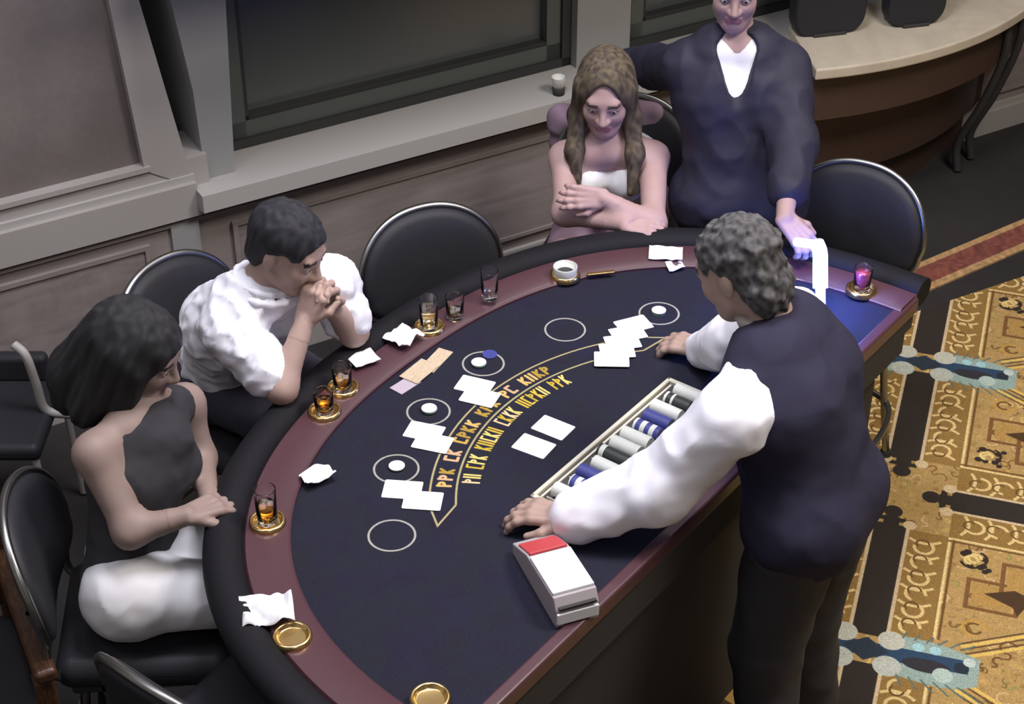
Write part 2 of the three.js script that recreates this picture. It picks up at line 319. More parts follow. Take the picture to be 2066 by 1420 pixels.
// ------------------------------------------------------------------ card table
const SE = 2.4, TA = 1.0, TB = 0.945;                // outline of the felt: a rounded D
function outline(t, n = 96, v0 = 0) {                // t metres outside the felt edge
  const a = TA + t, b = TB + t, pts = [];
  for (let i = 0; i <= n; i++) {
    const th = Math.PI * i / n, c = Math.cos(th), s = Math.sin(th);
    pts.push([UC - Math.sign(c) * Math.pow(Math.abs(c), 2 / SE) * a, Math.pow(Math.abs(s), 2 / SE) * b]);
  }
  return pts.map(([u, v]) => [u, Math.max(v, v0)]);
}
const L2 = (u, v, y) => V(u - UC, y, -v);            // table frame to table group
const table = thing('blackjack_table', T(UC, 0, 0), TURN, 'half-round card table with black felt, maroon rail and black padded edge', 'table');
{
  const flat = (pts, y0, y1) => { const g = new THREE.ExtrudeGeometry(new THREE.Shape(pts.map(([u, v]) => new THREE.Vector2(u - UC, v))), { depth: y1 - y0, bevelEnabled: false }); g.rotateX(-Math.PI / 2); g.translate(0, y0, 0); return g; };
  // printed felt layout
  const CW = 2048, CH = 1024, US = CW / 2.1, cv = document.createElement('canvas'); cv.width = CW; cv.height = CH;
  const g = cv.getContext('2d'), R = rng(5);
  g.fillStyle = '#252732'; g.fillRect(0, 0, CW, CH);
  for (let i = 0; i < 2600; i++) { g.fillStyle = ['rgba(38,36,58,.12)', 'rgba(30,36,40,.12)', 'rgba(40,33,46,.1)'][i % 3]; g.beginPath(); g.arc(R() * CW, R() * CH, 5 + R() * 36, 0, 7); g.fill(); }
  const X = (u) => (u - UC + 1.05) * US, Y = (v) => CH - v * US;
  const CCv = -0.013, spots = [[0.280, 0.528], [0.479, 0.683], [0.711, 0.770], [0.968, 0.789], [1.235, 0.708], [1.462, 0.544]];
  g.lineWidth = 0.0055 * US; g.strokeStyle = '#a09e98';
  for (const [u, v] of spots) { g.beginPath(); g.arc(X(u), Y(v), 0.0555 * US, 0, 7); g.stroke(); }
  const arcPt = (r, a) => [X(UC + r * Math.cos(a)), Y(CCv + r * Math.sin(a))];
  const A0 = 2.27, A1 = Math.PI - A0;
  // ribbon outline with pointed ends
  g.strokeStyle = '#a39a72'; g.lineWidth = 0.0055 * US;
  for (const r of [0.64, 0.705]) { g.beginPath(); for (let i = 0; i <= 60; i++) { const a = A0 + (A1 - A0) * i / 60, p = arcPt(r, a); i ? g.lineTo(...p) : g.moveTo(...p); } g.stroke(); }
  for (const [a, e] of [[A0, 0.11], [A1, -0.11]]) { g.beginPath(); g.moveTo(...arcPt(0.705, a)); g.lineTo(...arcPt(0.69, a + e)); g.lineTo(...arcPt(0.64, a)); g.stroke(); }
  // two rows of gold lettering, too blurred in the picture to read: letter-like strokes
  function letters(r, h, words, a0, a1, col) {
    const n = words.reduce((s, w) => s + w + 1, -1), da = (a1 - a0) / n; let i = 0;
    for (const w of words) {
      for (let j = 0; j < w; j++, i++) {
        const a = a0 + da * (i + 0.5), [x, y] = arcPt(r, a); g.save(); g.translate(x, y); g.rotate(Math.PI / 2 - a);
        const W = Math.abs(da) * r * US * 0.74, H = h * US; g.strokeStyle = col[Math.floor(R() * col.length)]; g.lineWidth = W * 0.44; g.lineCap = 'round';
        g.beginPath(); g.moveTo(-W * 0.32, -H / 2); g.lineTo(-W * 0.32, H / 2); g.stroke();
        const k = Math.floor(R() * 4);
        g.beginPath(); if (k === 0) { g.arc(0, -H * 0.2, W * 0.35, -1.5, 1.5); } else if (k === 1) { g.moveTo(W * 0.34, -H / 2); g.lineTo(W * 0.34, H / 2); } else if (k === 2) { g.moveTo(-W * 0.3, H / 2); g.lineTo(W * 0.4, H / 2); g.moveTo(-W * 0.3, -H / 2); g.lineTo(W * 0.36, -H / 2); } else { g.moveTo(-W * 0.3, 0); g.lineTo(W * 0.36, -H / 2); g.moveTo(-W * 0.3, 0); g.lineTo(W * 0.36, H / 2); } g.stroke();
        g.restore();
      }
      i++;
    }
  }
  letters(0.672, 0.032, [3, 2, 4, 3, 2, 4], A0 - 0.1, A1 + 0.42, ['#c9a765', '#b99a4c', '#c4a07c', '#a3873c']);
  letters(0.607, 0.04, [2, 3, 5, 4, 5, 3], A0 - 0.13, A1 + 0.4, ['#d8c070', '#c7a93e', '#d9b98c', '#b8a03a']);
  const fd = g.getImageData(0, 0, CW, CH), d = fd.data; for (let i = 0; i < d.length; i += 4) { const n = 0.86 + R() * 0.28; d[i] *= n; d[i + 1] *= n; d[i + 2] *= n; } g.putImageData(fd, 0, 0);
  const tex = new THREE.CanvasTexture(cv); tex.colorSpace = THREE.SRGBColorSpace; tex.magFilter = THREE.LinearFilter;
  const fg = flat(outline(0.01, 96, 0.02), FELT - 0.02, FELT), pos = fg.attributes.position, uv = fg.attributes.uv;
  for (let i = 0; i < pos.count; i++) uv.setXY(i, (pos.getX(i) + 1.05) / 2.1, -pos.getZ(i) * US / CH);
  mesh('felt_top', fg, phy({ map: tex, roughness: 0.95, specularIntensity: 0.25, bumpMap: grainy, bumpScale: 0.0004 }), table);
  // swept bands along the curved edge: list of [offset, height] profile points
  function sweep(profile, n = 128) {
    const rings = profile.map(([t, y]) => outline(t, n).map(([u, v]) => L2(u, v, y)));
    const P = [], I = [], m = profile.length;
    for (let i = 0; i <= n; i++) for (let j = 0; j < m; j++) P.push(...rings[j][i].toArray());
    for (let i = 0; i < n; i++) for (let j = 0; j < m; j++) { const a = i * m + j, b = i * m + (j + 1) % m, c = a + m, e = b + m; I.push(a, b, c, b, e, c); }
    for (const [i0, f] of [[0, 1], [n * m, -1]]) for (let j = 1; j < m - 1; j++) f > 0 ? I.push(i0, i0 + j + 1, i0 + j) : I.push(i0, i0 + j, i0 + j + 1);
    const q = new THREE.BufferGeometry(); q.setAttribute('position', new THREE.Float32BufferAttribute(P, 3)); q.setIndex(I);
    const f = q.toNonIndexed(); f.computeVertexNormals(); return smooth(f, 0.7);
  }
  mesh('rail', sweep([[0.0, FELT - 0.03], [0.0, FELT + 0.008], [0.008, FELT + 0.014], [0.1, FELT + 0.014], [0.108, FELT + 0.004], [0.108, FELT - 0.03]]), M.mahogany, table);
  const pad = []; for (let i = 0; i < 18; i++) { const a = -Math.PI * 2 * i / 18; pad.push([0.15 + 0.047 * Math.cos(a), FELT - 0.005 + 0.042 * Math.sin(a)]); }
  mesh('padded_edge', sweep(pad), M.pad, table);
  mesh('apron', sweep([[0.1, FELT - 0.02], [0.1, FELT - 0.1], [-0.02, FELT - 0.1], [-0.02, FELT - 0.02]]), M.black, table);
  mesh('dealer_edge', [rbox(2.2, 0.05, 0.035, 0.008, 0, FELT - 0.018, -0.006)], M.mahogany, table);
  mesh('front_apron', box(2.1, 0.12, 0.03, 0, FELT - 0.1, -0.012), M.black, table);
  mesh('underframe', flat(outline(-0.05), FELT - 0.1, FELT - 0.03), M.black, table);
  mesh('front_panel', box(1.96, 0.82, 0.025, 0, 0.428, -0.05), M.black, table);
  for (const x of [-0.62, 0.62]) { mesh('pedestal', [rbox(0.16, 0.8, 0.5, 0.02, x, 0.46, -0.42), rbox(0.26, 0.07, 0.8, 0.02, x, 0.043, -0.42)], M.black, table); }
  // brass cup holders let into the rail
  const cup = lathe([[0, 0.0015], [0.029, 0.0015], [0.032, 0.004], [0.035, 0.011], [0.039, 0.013], [0.043, 0.01], [0.045, 0.003], [0.045, -0.004]], 40);
  for (const [x, y] of [[868, 1412], [590, 1287], [540, 1055], [655, 832], [692, 785], [866, 662], [1140, 556], [1737, 586]]) {
    const p = at(x, y, FELT + 0.014), c = mesh('cup_holder', cup, M.brass, table);
    c.position.copy(table.worldToLocal(p.clone()));
  }
}
function smooth(geo, cosLimit) {                     // averaged normals except across hard edges
  const p = geo.attributes.position, n = geo.attributes.normal, map = new Map(), key = (i) => Math.round(p.getX(i) * 2e4) + ',' + Math.round(p.getY(i) * 2e4) + ',' + Math.round(p.getZ(i) * 2e4);
  for (let i = 0; i < p.count; i++) { const k = key(i); if (!map.has(k)) map.set(k, []); map.get(k).push(V(n.getX(i), n.getY(i), n.getZ(i))); }
  const out = new Float32Array(p.count * 3), a = V(0, 0, 0), s = V(0, 0, 0);
  for (let i = 0; i < p.count; i++) { a.set(n.getX(i), n.getY(i), n.getZ(i)); s.set(0, 0, 0); for (const q of map.get(key(i))) if (q.dot(a) > cosLimit) s.add(q); s.normalize(); out.set([s.x, s.y, s.z], i * 3); }
  geo.setAttribute('normal', new THREE.BufferAttribute(out, 3)); return geo;
}
table.updateMatrixWorld(true);

// ------------------------------------------------------------------ cards, chips, tray, shoe
const CARDG = (() => {
  const w = 0.069, h = 0.095, r = 0.005, s = new THREE.Shape();
  s.moveTo(-w / 2 + r, -h / 2); s.lineTo(w / 2 - r, -h / 2); s.quadraticCurveTo(w / 2, -h / 2, w / 2, -h / 2 + r); s.lineTo(w / 2, h / 2 - r); s.quadraticCurveTo(w / 2, h / 2, w / 2 - r, h / 2); s.lineTo(-w / 2 + r, h / 2); s.quadraticCurveTo(-w / 2, h / 2, -w / 2, h / 2 - r); s.lineTo(-w / 2, -h / 2 + r); s.quadraticCurveTo(-w / 2, -h / 2, -w / 2 + r, -h / 2);
  const g = new THREE.ExtrudeGeometry(s, { depth: 0.0012, bevelEnabled: false }); g.rotateX(-Math.PI / 2); return g;
})();
// picture centre, direction of the long side on the table (picture vector), layer
function card(x, y, dx, dy, layer, label, group) {
  const p = at(x, y, FELT + 0.0005 + layer * 0.0016), q = at(x + dx, y + dy, FELT + 0.0005 + layer * 0.0016);
  const m = mesh('playing_card', CARDG, M.card); m.position.copy(p); m.rotation.y = Math.atan2(q.x - p.x, q.z - p.z);
  return tag(m, label, 'playing card', group);
}
for (const [x, y, l] of [[812, 988, 0], [853, 1010, 1]]) card(x, y, 60, 4, l, ['white card beside the tip of the gold lettering, under its pair', 'white card beside the open end of the gold ribbon, on top of its pair'][l], 'pair of cards below the lone white chip');
for (const [x, y, l] of [[856, 871, 0], [873, 893, 1]]) card(x, y, 60, 12, l, ['lower white card of the pair in the middle of the player arc', 'upper white card of the pair in the middle of the player arc'][l], 'middle pair of player cards');
for (const [x, y, l] of [[958, 778, 0], [968, 801, 1]]) card(x, y, 60, 14, l, ['lower white card of the pair beside the blue-edged chip', 'upper white card of the pair nearest the gold lettering'][l], 'pair of cards below the blue-edged chips');
['undermost card of the long fan by the dealer\'s right hand', 'second card up in the long fan by the dealer\'s right hand', 'middle card of the long fan by the dealer\'s right hand', 'fourth card up in the long fan by the dealer\'s right hand', 'topmost card of the long fan, covering the ribbon end'].forEach((lab, i) => card(1278 - i * 11, 655 + i * 17.5, 60, -15 + i * 4, i, lab, 'fan of five cards'));
card(1116, 863, 60, 24, 0, 'white dealer card lying alone toward the chip tray', 'dealer cards'); card(1077, 900, 60, 22, 0, 'white dealer card lying alone toward the gold lettering', 'dealer cards');

const chipG = (() => { const r = 0.0205, h = 0.0034; return lathe([[0, 0], [r - 0.0006, 0], [r, 0.0006], [r, h - 0.0006], [r - 0.0006, h], [r * 0.72, h], [r * 0.7, h - 0.0004], [0, h - 0.0004]], 32); })();
const spotG = new THREE.CylinderGeometry(0.0135, 0.0135, 0.0006, 28);
function chipStack(x, y, mats, where, spot = true) {
  const p = at(x, y, FELT);
  mats.forEach((m, i) => {
    const c = thing('casino_chip', V(p.x + (i % 2) * 0.0008, FELT + 0.0004 + i * 0.0035, p.z), 0, (i === mats.length - 1 ? 'top chip, pale faced, ' : i ? 'middle chip of three ' : 'bottom chip ') + where, 'casino chip', 'bets in the printed circles');
    mesh('disc', chipG, m, c); if (spot && i === mats.length - 1) { const s = mesh('inlay', spotG, M.chipWhite, c); s.position.y = 0.0032; }
  });
}
chipStack(800, 943, [M.chipBlack, M.chipWhite], 'in the circle above the gold tip');
chipStack(866, 829, [M.chipBlack, M.chipGreen, M.chipWhite], 'in the circle at the middle of the player arc');
chipStack(966, 736, [M.chipBlack, M.chipGreen, M.chipWhite], 'in the circle with the blue chip');
chipStack(1329, 631, [M.chipGreen, M.chipBlack, M.chipWhite], 'in the circle by the long fan of cards');
{ const p = at(988, 716, FELT), c = thing('casino_chip', V(p.x, FELT + 0.0004, p.z), 0, 'dark blue chip lying alone behind a pale stack in its circle', 'casino chip', 'bets in the printed circles'); mesh('disc', chipG, M.chipBlue, c); }
{ // dealer's chip tray
  const u0 = 0.583, u1 = 1.203, v0 = 0.195, v1 = 0.345, g = thing('chip_tray', T((u0 + u1) / 2, (v0 + v1) / 2, FELT), TURN, 'long chip tray with cream rim and rows of chips beside the dealer', 'chip tray');
  const w = u1 - u0, d = v1 - v0;
  mesh('rim', [rbox(w, 0.016, 0.012, 0.004, 0, 0.008, -d / 2 + 0.006), rbox(w, 0.016, 0.012, 0.004, 0, 0.008, d / 2 - 0.006), rbox(0.014, 0.016, d, 0.004, -w / 2 + 0.007, 0.008, 0), rbox(0.014, 0.016, d, 0.004, w / 2 - 0.007, 0.008, 0)], M.trayRim, g);
  mesh('inner_rim', [box(w - 0.04, 0.006, 0.006, 0, 0.006, -d / 2 + 0.021)], M.trayRim, g);
  mesh('bed', box(w - 0.02, 0.003, d - 0.02, 0, 0.0025, 0), M.trayIn, g);
  const n = 12, step = (w - 0.05) / n;
  for (let i = 0; i <= n; i++) mesh('divider', box(0.003, 0.008, d - 0.05, -w / 2 + 0.025 + i * step, 0.008, 0.008), M.trayRim, g);
  const R = rng(3), names = ['white', 'white and blue', 'blue', 'white', 'dark', 'white and dark'];
  for (let i = 0; i < n; i++) {
    const len = (d - 0.055) * (0.75 + 0.25 * R()), k = Math.round(len / 0.0034), gs = [], gb = [];
    for (let j = 0; j < k; j++) { const cg = new THREE.CylinderGeometry(0.0195, 0.0195, 0.003, 20); cg.rotateX(Math.PI / 2); cg.translate(0, 0.0205, -j * 0.0034); (((i % 3 === 1 && j % 8 < 4) || (i % 6 === 2) || (i % 6 === 4 && j < k * 0.6)) ? gb : gs).push(cg); }
    const r = thing('chip_row', T(u0 + 0.025 + (i + 0.5) * step, v0 + 0.022, FELT + 0.0045), TURN, names[i % 6] + ' chips in the dealer\'s tray, ' + ['first', 'second', 'third', 'fourth', 'fifth', 'sixth', 'seventh', 'eighth', 'ninth', 'tenth', 'eleventh', 'twelfth'][i] + ' row from the card shoe', 'chip row', 'rows of chips in the tray');
    if (gs.length) mesh('white_chips', gs, M.chipWhite, r); if (gb.length) mesh('dark_chips', gb, i % 6 === 4 ? M.chipBlack : M.chipBlue, r);
  }
}
{ // card shoe
  const a = at(1088, 1080, 1.02), b = at(1152, 1200, 1.0), c = a.clone().add(b).multiplyScalar(0.5), ang = Math.atan2(b.x - a.x, b.z - a.z);
  const g = thing('card_shoe', V(c.x, FELT, c.z), ang, 'white card shoe with a red mouth under the dealer\'s left hand', 'card shoe');
  const s = new THREE.Shape(); s.moveTo(-0.145, 0); s.lineTo(0.145, 0); s.lineTo(0.145, 0.05); s.lineTo(0.13, 0.078); s.lineTo(-0.05, 0.07); s.lineTo(-0.145, 0.03);
  const e = new THREE.ExtrudeGeometry(s, { depth: 0.11, bevelEnabled: true, bevelSize: 0.003, bevelThickness: 0.003, bevelSegments: 2 }); e.translate(0, 0, -0.055); e.rotateY(-Math.PI / 2); e.translate(0, 0.003, 0);
  g.scale.setScalar(0.9);
  mesh('body', e, M.shoeGrey, g);
  const lid = rbox(0.112, 0.01, 0.155, 0.003); lid.rotateX(-0.045); lid.translate(0, 0.084, 0.045); mesh('lid', lid, M.shoeWhite, g);
  const rd = rbox(0.104, 0.009, 0.085, 0.003); rd.rotateX(-0.4); rd.translate(0, 0.064, -0.082); mesh('mouth', rd, M.shoeRed, g);
  mesh('end_plate', rbox(0.112, 0.034, 0.008, 0.002, 0, 0.03, 0.152), M.shoeWhite, g);
  mesh('end_slot', box(0.1, 0.007, 0.01, 0, 0.06, 0.149), M.black, g);
}

// ------------------------------------------------------------------ things on the rail
function sheet(w, h, nx, ny, fn) {                   // a thin crumpled sheet with both faces and its edge
  const P = [], I = [], id = (i, j, k) => k * (nx + 1) * (ny + 1) + j * (nx + 1) + i;
  for (let k = 0; k < 2; k++) for (let j = 0; j <= ny; j++) for (let i = 0; i <= nx; i++) { const [x, y, z] = fn(i / nx, j / ny); P.push(x, y - k * 0.0015, z); }
  for (let j = 0; j < ny; j++) for (let i = 0; i < nx; i++) { I.push(id(i, j, 0), id(i, j + 1, 0), id(i + 1, j, 0), id(i + 1, j, 0), id(i, j + 1, 0), id(i + 1, j + 1, 0)); I.push(id(i, j, 1), id(i + 1, j, 1), id(i, j + 1, 1), id(i + 1, j, 1), id(i + 1, j + 1, 1), id(i, j + 1, 1)); }
  for (let i = 0; i < nx; i++) for (const [j, f] of [[0, 1], [ny, -1]]) { const a = id(i, j, 0), b = id(i + 1, j, 0), c = id(i, j, 1), e = id(i + 1, j, 1); f > 0 ? I.push(a, b, c, b, e, c) : I.push(a, c, b, b, c, e); }
  for (let j = 0; j < ny; j++) for (const [i, f] of [[0, -1], [nx, 1]]) { const a = id(i, j, 0), b = id(i, j + 1, 0), c = id(i, j, 1), e = id(i, j + 1, 1); f > 0 ? I.push(a, b, c, b, e, c) : I.push(a, c, b, b, c, e); }
  const q = new THREE.BufferGeometry(); q.setAttribute('position', new THREE.Float32BufferAttribute(P, 3)); q.setIndex(I); const f = q.toNonIndexed(); f.computeVertexNormals(); return smooth(f, 0.3);
}
function napkin(x, y, h, w, d, turn, amp, seed, label, name = 'paper_napkin', mat = M.napkin) {
  const p = at(x, y, h), m = mesh(name, sheet(w, d, 22, 22, (a, b) => {
    const X = (a - 0.5) * w, Z = (b - 0.5) * d, n = Math.abs(N3(X * 20 + seed, Z * 20, seed)) * 1.7 + 0.25 * Math.abs(N3(X * 44, Z * 44 + seed, 3));
    const k = 1 - 0.22 * amp * 20 * Math.abs(N3(X * 14 + seed * 3, Z * 14, 1.5));
    return [X * k, 0.004 + amp * n, Z * k];
  }), mat); m.position.set(p.x, h, p.z); m.rotation.y = turn; return tag(m, label, 'napkin');
}
const PADTOP = FELT + 0.036;
napkin(733, 725, PADTOP - 0.012, 0.075, 0.062, 0.55, 0.004, 1, 'flat folded white napkin on the padded edge near the man\'s elbow');
napkin(815, 682, PADTOP - 0.012, 0.085, 0.085, 0.9, 0.022, 2.3, 'crumpled white napkin beside the clear glass on the padded edge');
napkin(641, 962, FELT + 0.014, 0.08, 0.05, 0.6, 0.02, 3.1, 'small pinkish white crumpled tissue on the felt by the rail');
napkin(540, 1236, PADTOP - 0.012, 0.12, 0.095, 0.2, 0.026, 4.7, 'big crumpled white napkin next to the brass cup holder');
napkin(1343, 513, FELT + 0.016, 0.1, 0.075, -0.1, 0.006, 5.2, 'white folded paper on the rail in front of the seated woman');
napkin(1362, 541, FELT + 0.003, 0.05, 0.04, 0.3, 0.012, 6.4, 'tiny scrap of white paper on the felt beside the folded paper');
{ // tan slips
  const g = thing('paper_slips', at(850, 750, FELT), 0, 'fanned tan paper slips lying at the edge of the felt', 'paper slips');
  for (const [dx, dy, l, w, m, i] of [[-32, 28, 0.075, 0.045, M.lilac, 0], [-4, 2, 0.1, 0.06, M.tan, 1], [30, -22, 0.11, 0.045, M.tan, 2]]) {
    const p = at(850 + dx, 750 + dy, FELT).sub(g.position), q = mesh('slip', rbox(w, 0.003, l, 0.001), m, g); q.position.set(p.x, 0.002 + (i === 1 ? 0.0035 : 0), p.z); q.rotation.y = -0.72 + i * 0.12;
  }
}
function tumbler(x, y, h, r, ht, drink, label) {
  const p = at(x, y, h), g = thing('drinking_glass', V(p.x, h, p.z), 0, label, 'glass', 'glasses along the rail');
  mesh('glass_body', lathe([[0, 0], [r * 0.86, 0], [r * 0.9, 0.003], [r, ht], [r - 0.0015, ht + 0.0008], [r - 0.003, ht], [r * 0.84, 0.012], [0, 0.01]], 36), M.clear, g);
  if (drink) mesh('drink', lathe([[0, 0.0105], [r * 0.835, 0.0125], [r * 0.9 - 0.0018, ht * drink], [0, ht * drink]], 32), M.amber, g);
  if (drink) for (let i = 0; i < 3; i++) { const q = mesh('ice_cube', rbox(0.018, 0.018, 0.018, 0.004), M.ice, g); q.position.set(Math.cos(i * 2.1) * r * 0.4, ht * drink - 0.006, Math.sin(i * 2.1) * r * 0.4); q.rotation.set(i, i * 2, i * 0.7); }
}
tumbler(540, 1052, FELT + 0.0165, 0.027, 0.1, 0.55, 'amber drink in a tall glass standing in the rail by the tissue');
tumbler(692, 785, FELT + 0.0165, 0.027, 0.075, 0.5, 'short amber drink in the rail closest to the man\'s bare forearm');
tumbler(866, 662, FELT + 0.0165, 0.027, 0.1, 0, 'empty clear glass in the rail beside the crumpled napkin');
tumbler(918, 640, FELT + 0.0145, 0.027, 0.07, 0.3, 'low glass with pinkish light in it on the rail by the empty chair');
tumbler(988, 600, FELT + 0.03, 0.026, 0.09, 0, 'faint clear glass on the padded edge before the empty chair');
{ const p = at(1140, 556, FELT + 0.018), g = thing('ashtray', V(p.x, FELT + 0.0205, p.z), 0, 'round white ashtray with dark hollow set on the rail near the seated woman', 'ashtray');
  mesh('bowl', lathe([[0, 0], [0.03, 0], [0.034, 0.004], [0.036, 0.03], [0.031, 0.031], [0.027, 0.008], [0, 0.006]], 40), M.chipWhite, g);
  mesh('ash', lathe([[0, 0.0065], [0.026, 0.0085], [0.026, 0.011], [0, 0.012]], 24), M.black, g); }
{ const p = at(1212, 552, FELT + 0.015), g = mesh('brass_plate', rbox(0.08, 0.005, 0.014, 0.002), M.brass); g.position.set(p.x, FELT + 0.018, p.z); g.rotation.y = 0.2; tag(g, 'small brass strip on the rail in front of the seated woman', 'plate'); }
{ const p = at(645, 826, FELT), g = thing('drinking_glass', V(p.x, FELT + 0.0165, p.z), 0, 'short amber drink in the rail closest to the maroon bend', 'glass', 'glasses along the rail'); g.position.copy(at(655, 832, FELT + 0.014)).setY(FELT + 0.0165);
  const r = 0.027, ht = 0.065; mesh('glass_body', lathe([[0, 0], [r * 0.86, 0], [r * 0.9, 0.003], [r, ht], [r - 0.0015, ht + 0.0008], [r - 0.003, ht], [r * 0.84, 0.012], [0, 0.01]], 36), M.clear, g); mesh('drink', lathe([[0, 0.0105], [r * 0.835, 0.0125], [r * 0.9 - 0.0018, ht * 0.6], [0, ht * 0.6]], 32), M.amber, g); }

// ------------------------------------------------------------------ casino chairs
const SEAT = 0.66;
const chairParts = (() => {
  const o = {};
  // seat cushion: a rounded, slightly domed pad
  { const g = new RoundedBoxGeometry(0.45, 0.085, 0.43, 5, 0.04), p = g.attributes.position;
    for (let i = 0; i < p.count; i++) { const x = p.getX(i), z = p.getZ(i), y = p.getY(i); const k = 1 - 0.12 * Math.max(0, -z) / 0.215; p.setX(i, x * k); if (y > 0) p.setY(i, y + 0.018 * (1 - (x / 0.225) ** 2) * (1 - (z / 0.215) ** 2)); }
    g.computeVertexNormals(); g.translate(0, SEAT - 0.0425, 0); o.seat = g; }
  // backrest: rounded outline, bent round the sitter
  const hw = 0.225, y0 = 0.71, y1 = 1.03, pts = [];
  for (let i = 0; i < 72; i++) { const a = 2 * Math.PI * i / 72, c = Math.cos(a), s = Math.sin(a), e = s > 0 ? 2.3 : 3.6; pts.push(new THREE.Vector2(Math.sign(c) * Math.pow(Math.abs(c), 2 / e) * hw * (s < 0 ? 0.97 : 1), (y0 + y1) / 2 - 0.04 + Math.sign(s) * Math.pow(Math.abs(s), 2 / e) * (s > 0 ? (y1 - y0) / 2 + 0.04 : (y1 - y0) / 2 - 0.04))); }
  const bend = (x, y) => -0.235 + 0.9 * x * x - (y - y0) * 0.16;
  { const N = 72, rings = [[0, -0.022, 0.99], [0, -0.03, 0.5], [0, 0.022, 0.99], [0, 0.04, 0.5]], P = [], I = [], cy = (y0 + y1) / 2;
    const push = (q, f, dz) => { const x = q.x * f, y = cy + (q.y - cy) * f; P.push(x, y, bend(x, y) + dz); };
    const lev = [[0.0, 0.042], [0.35, 0.04], [0.65, 0.036], [0.85, 0.028], [0.95, 0.018], [1, 0.0], [0.95, -0.016], [0.85, -0.02], [0.5, -0.022], [0, -0.022]];
    for (const [f, dz] of lev) for (const q of pts) push(q, Math.max(f, 1e-3), dz);
    for (let r = 0; r < lev.length - 1; r++) for (let i = 0; i < N; i++) { const a = r * N + i, b = r * N + (i + 1) % N; I.push(a, a + N, b, b, a + N, b + N); }
    const g = new THREE.BufferGeometry(); g.setAttribute('position', new THREE.Float32BufferAttribute(P, 3)); g.setIndex(I); g.computeVertexNormals(); o.back = g; }
  o.rim = tube(pts.map((q) => V(q.x * 1.02, (y0 + y1) / 2 + (q.y - (y0 + y1) / 2) * 1.025, bend(q.x, q.y) - 0.004)), 0.011, 120, 8, true);
  o.posts = [-1, 1].map((s) => tube([V(s * 0.17, 0.59, -0.16), V(s * 0.19, 0.64, -0.22), V(s * 0.2, 0.75, bend(0.2, 0.75) - 0.01), V(s * 0.2, 0.85, bend(0.2, 0.85) - 0.014)], 0.012, 20, 8));
  o.legs = [[-1, -1], [1, -1], [-1, 1], [1, 1]].map(([x, z]) => tube([V(x * 0.16, 0.59, z * 0.15), V(x * 0.185, 0.3, z * 0.18), V(x * 0.215, 0.02, z * 0.215)], 0.013, 16, 8));
  o.feet = [[-1, -1], [1, -1], [-1, 1], [1, 1]].map(([x, z]) => { const g = new THREE.CylinderGeometry(0.018, 0.02, 0.018, 16); g.translate(x * 0.215, 0.018, z * 0.215); return g; });
  o.ring = tube([[-1, -1], [1, -1], [1, 1], [-1, 1]].map(([x, z]) => V(x * 0.195, 0.24, z * 0.19)), 0.011, 64, 8, true);
  o.frame = rbox(0.38, 0.03, 0.36, 0.01, 0, 0.572, 0);
  return o;
})();
function chair(p, face, label, tilt) {
  const g = thing('casino_chair', V(p.x, 0, p.z), Math.atan2(face.x, face.z), label, 'chair', 'black casino chairs around the table'), o = chairParts;
  mesh('seat', o.seat, M.leather, g); mesh('backrest', o.back, M.leather, g); mesh('back_rim', o.rim, M.chrome, g);
  for (const q of o.posts) mesh('back_post', q, M.chrome, g);
  o.legs.forEach((q, i) => { const l = mesh('leg', q, M.chrome, g); mesh('foot', o.feet[i], M.black, l); });
  mesh('foot_ring', o.ring, M.chrome, g); mesh('seat_frame', o.frame, M.black, g);
  return g;
}
const CEN = T(UC, 0.35, 0);
const toTable = (p) => CEN.clone().sub(p).setY(0).normalize();
const SPOT = {
  right: V(0.975, 0, -4.55), man: V(-0.79, 0, -4.045), mid: V(-0.152, 0, -4.269), woman: at(1235, 470, SEAT), left: at(298, 1222, SEAT), front: V(-0.6, 0, -2.80),
};
chair(SPOT.right, V(-0.5, 0, 0.87), 'empty black round-backed chair with chrome rim beside the dealer, at the table end');
chair(SPOT.man, TV.clone().multiplyScalar(-1), 'black chair that the man in the white shirt sits on');
chair(SPOT.mid, toTable(SPOT.mid), 'empty black chair between the man in white and the woman with crossed arms');
chair(SPOT.woman, V(-0.25, 0, 0.97), 'black chair that the woman with crossed arms sits on');
chair(SPOT.left, V(0.99, 0, -0.1), 'black chair that the woman in white trousers sits on');
chair(SPOT.front, TU, 'empty black chair with curved chrome rim by the big crumpled napkin');

// ------------------------------------------------------------------ bodies: blended distance fields meshed with surface nets
const cap = (a, b, ra, rb = ra, k = null) => ({ t: 0, a, d: b.clone().sub(a), l: Math.max(1e-9, b.distanceToSquared(a)), ra, rb, k });
const ell = (c, r, q = null) => ({ t: 1, c, r, q: q ? q.clone().invert() : null });
const _v = V(0, 0, 0);
function dist(o, x, y, z) {
  if (o.t === 0) {
    const px = x - o.a.x, py = y - o.a.y, pz = z - o.a.z; let h = (px * o.d.x + py * o.d.y + pz * o.d.z) / o.l; h = h < 0 ? 0 : h > 1 ? 1 : h;
    const qx = px - o.d.x * h, qy = py - o.d.y * h, qz = pz - o.d.z * h; return Math.sqrt(qx * qx + qy * qy + qz * qz) - o.ra - (o.rb - o.ra) * h;
  }
  _v.set(x - o.c.x, y - o.c.y, z - o.c.z); if (o.q) _v.applyQuaternion(o.q);
  const a = _v.x / o.r.x, b = _v.y / o.r.y, c = _v.z / o.r.z, k0 = Math.sqrt(a * a + b * b + c * c), A = a / o.r.x, B = b / o.r.y, C = c / o.r.z, k1 = Math.sqrt(A * A + B * B + C * C);
  return k1 < 1e-9 ? -Math.min(o.r.x, o.r.y, o.r.z) : k0 * (k0 - 1) / k1;
}
const smin = (a, b, k) => { const h = Math.max(k - Math.abs(a - b), 0) / k; return Math.min(a, b) - h * h * k * 0.25; };
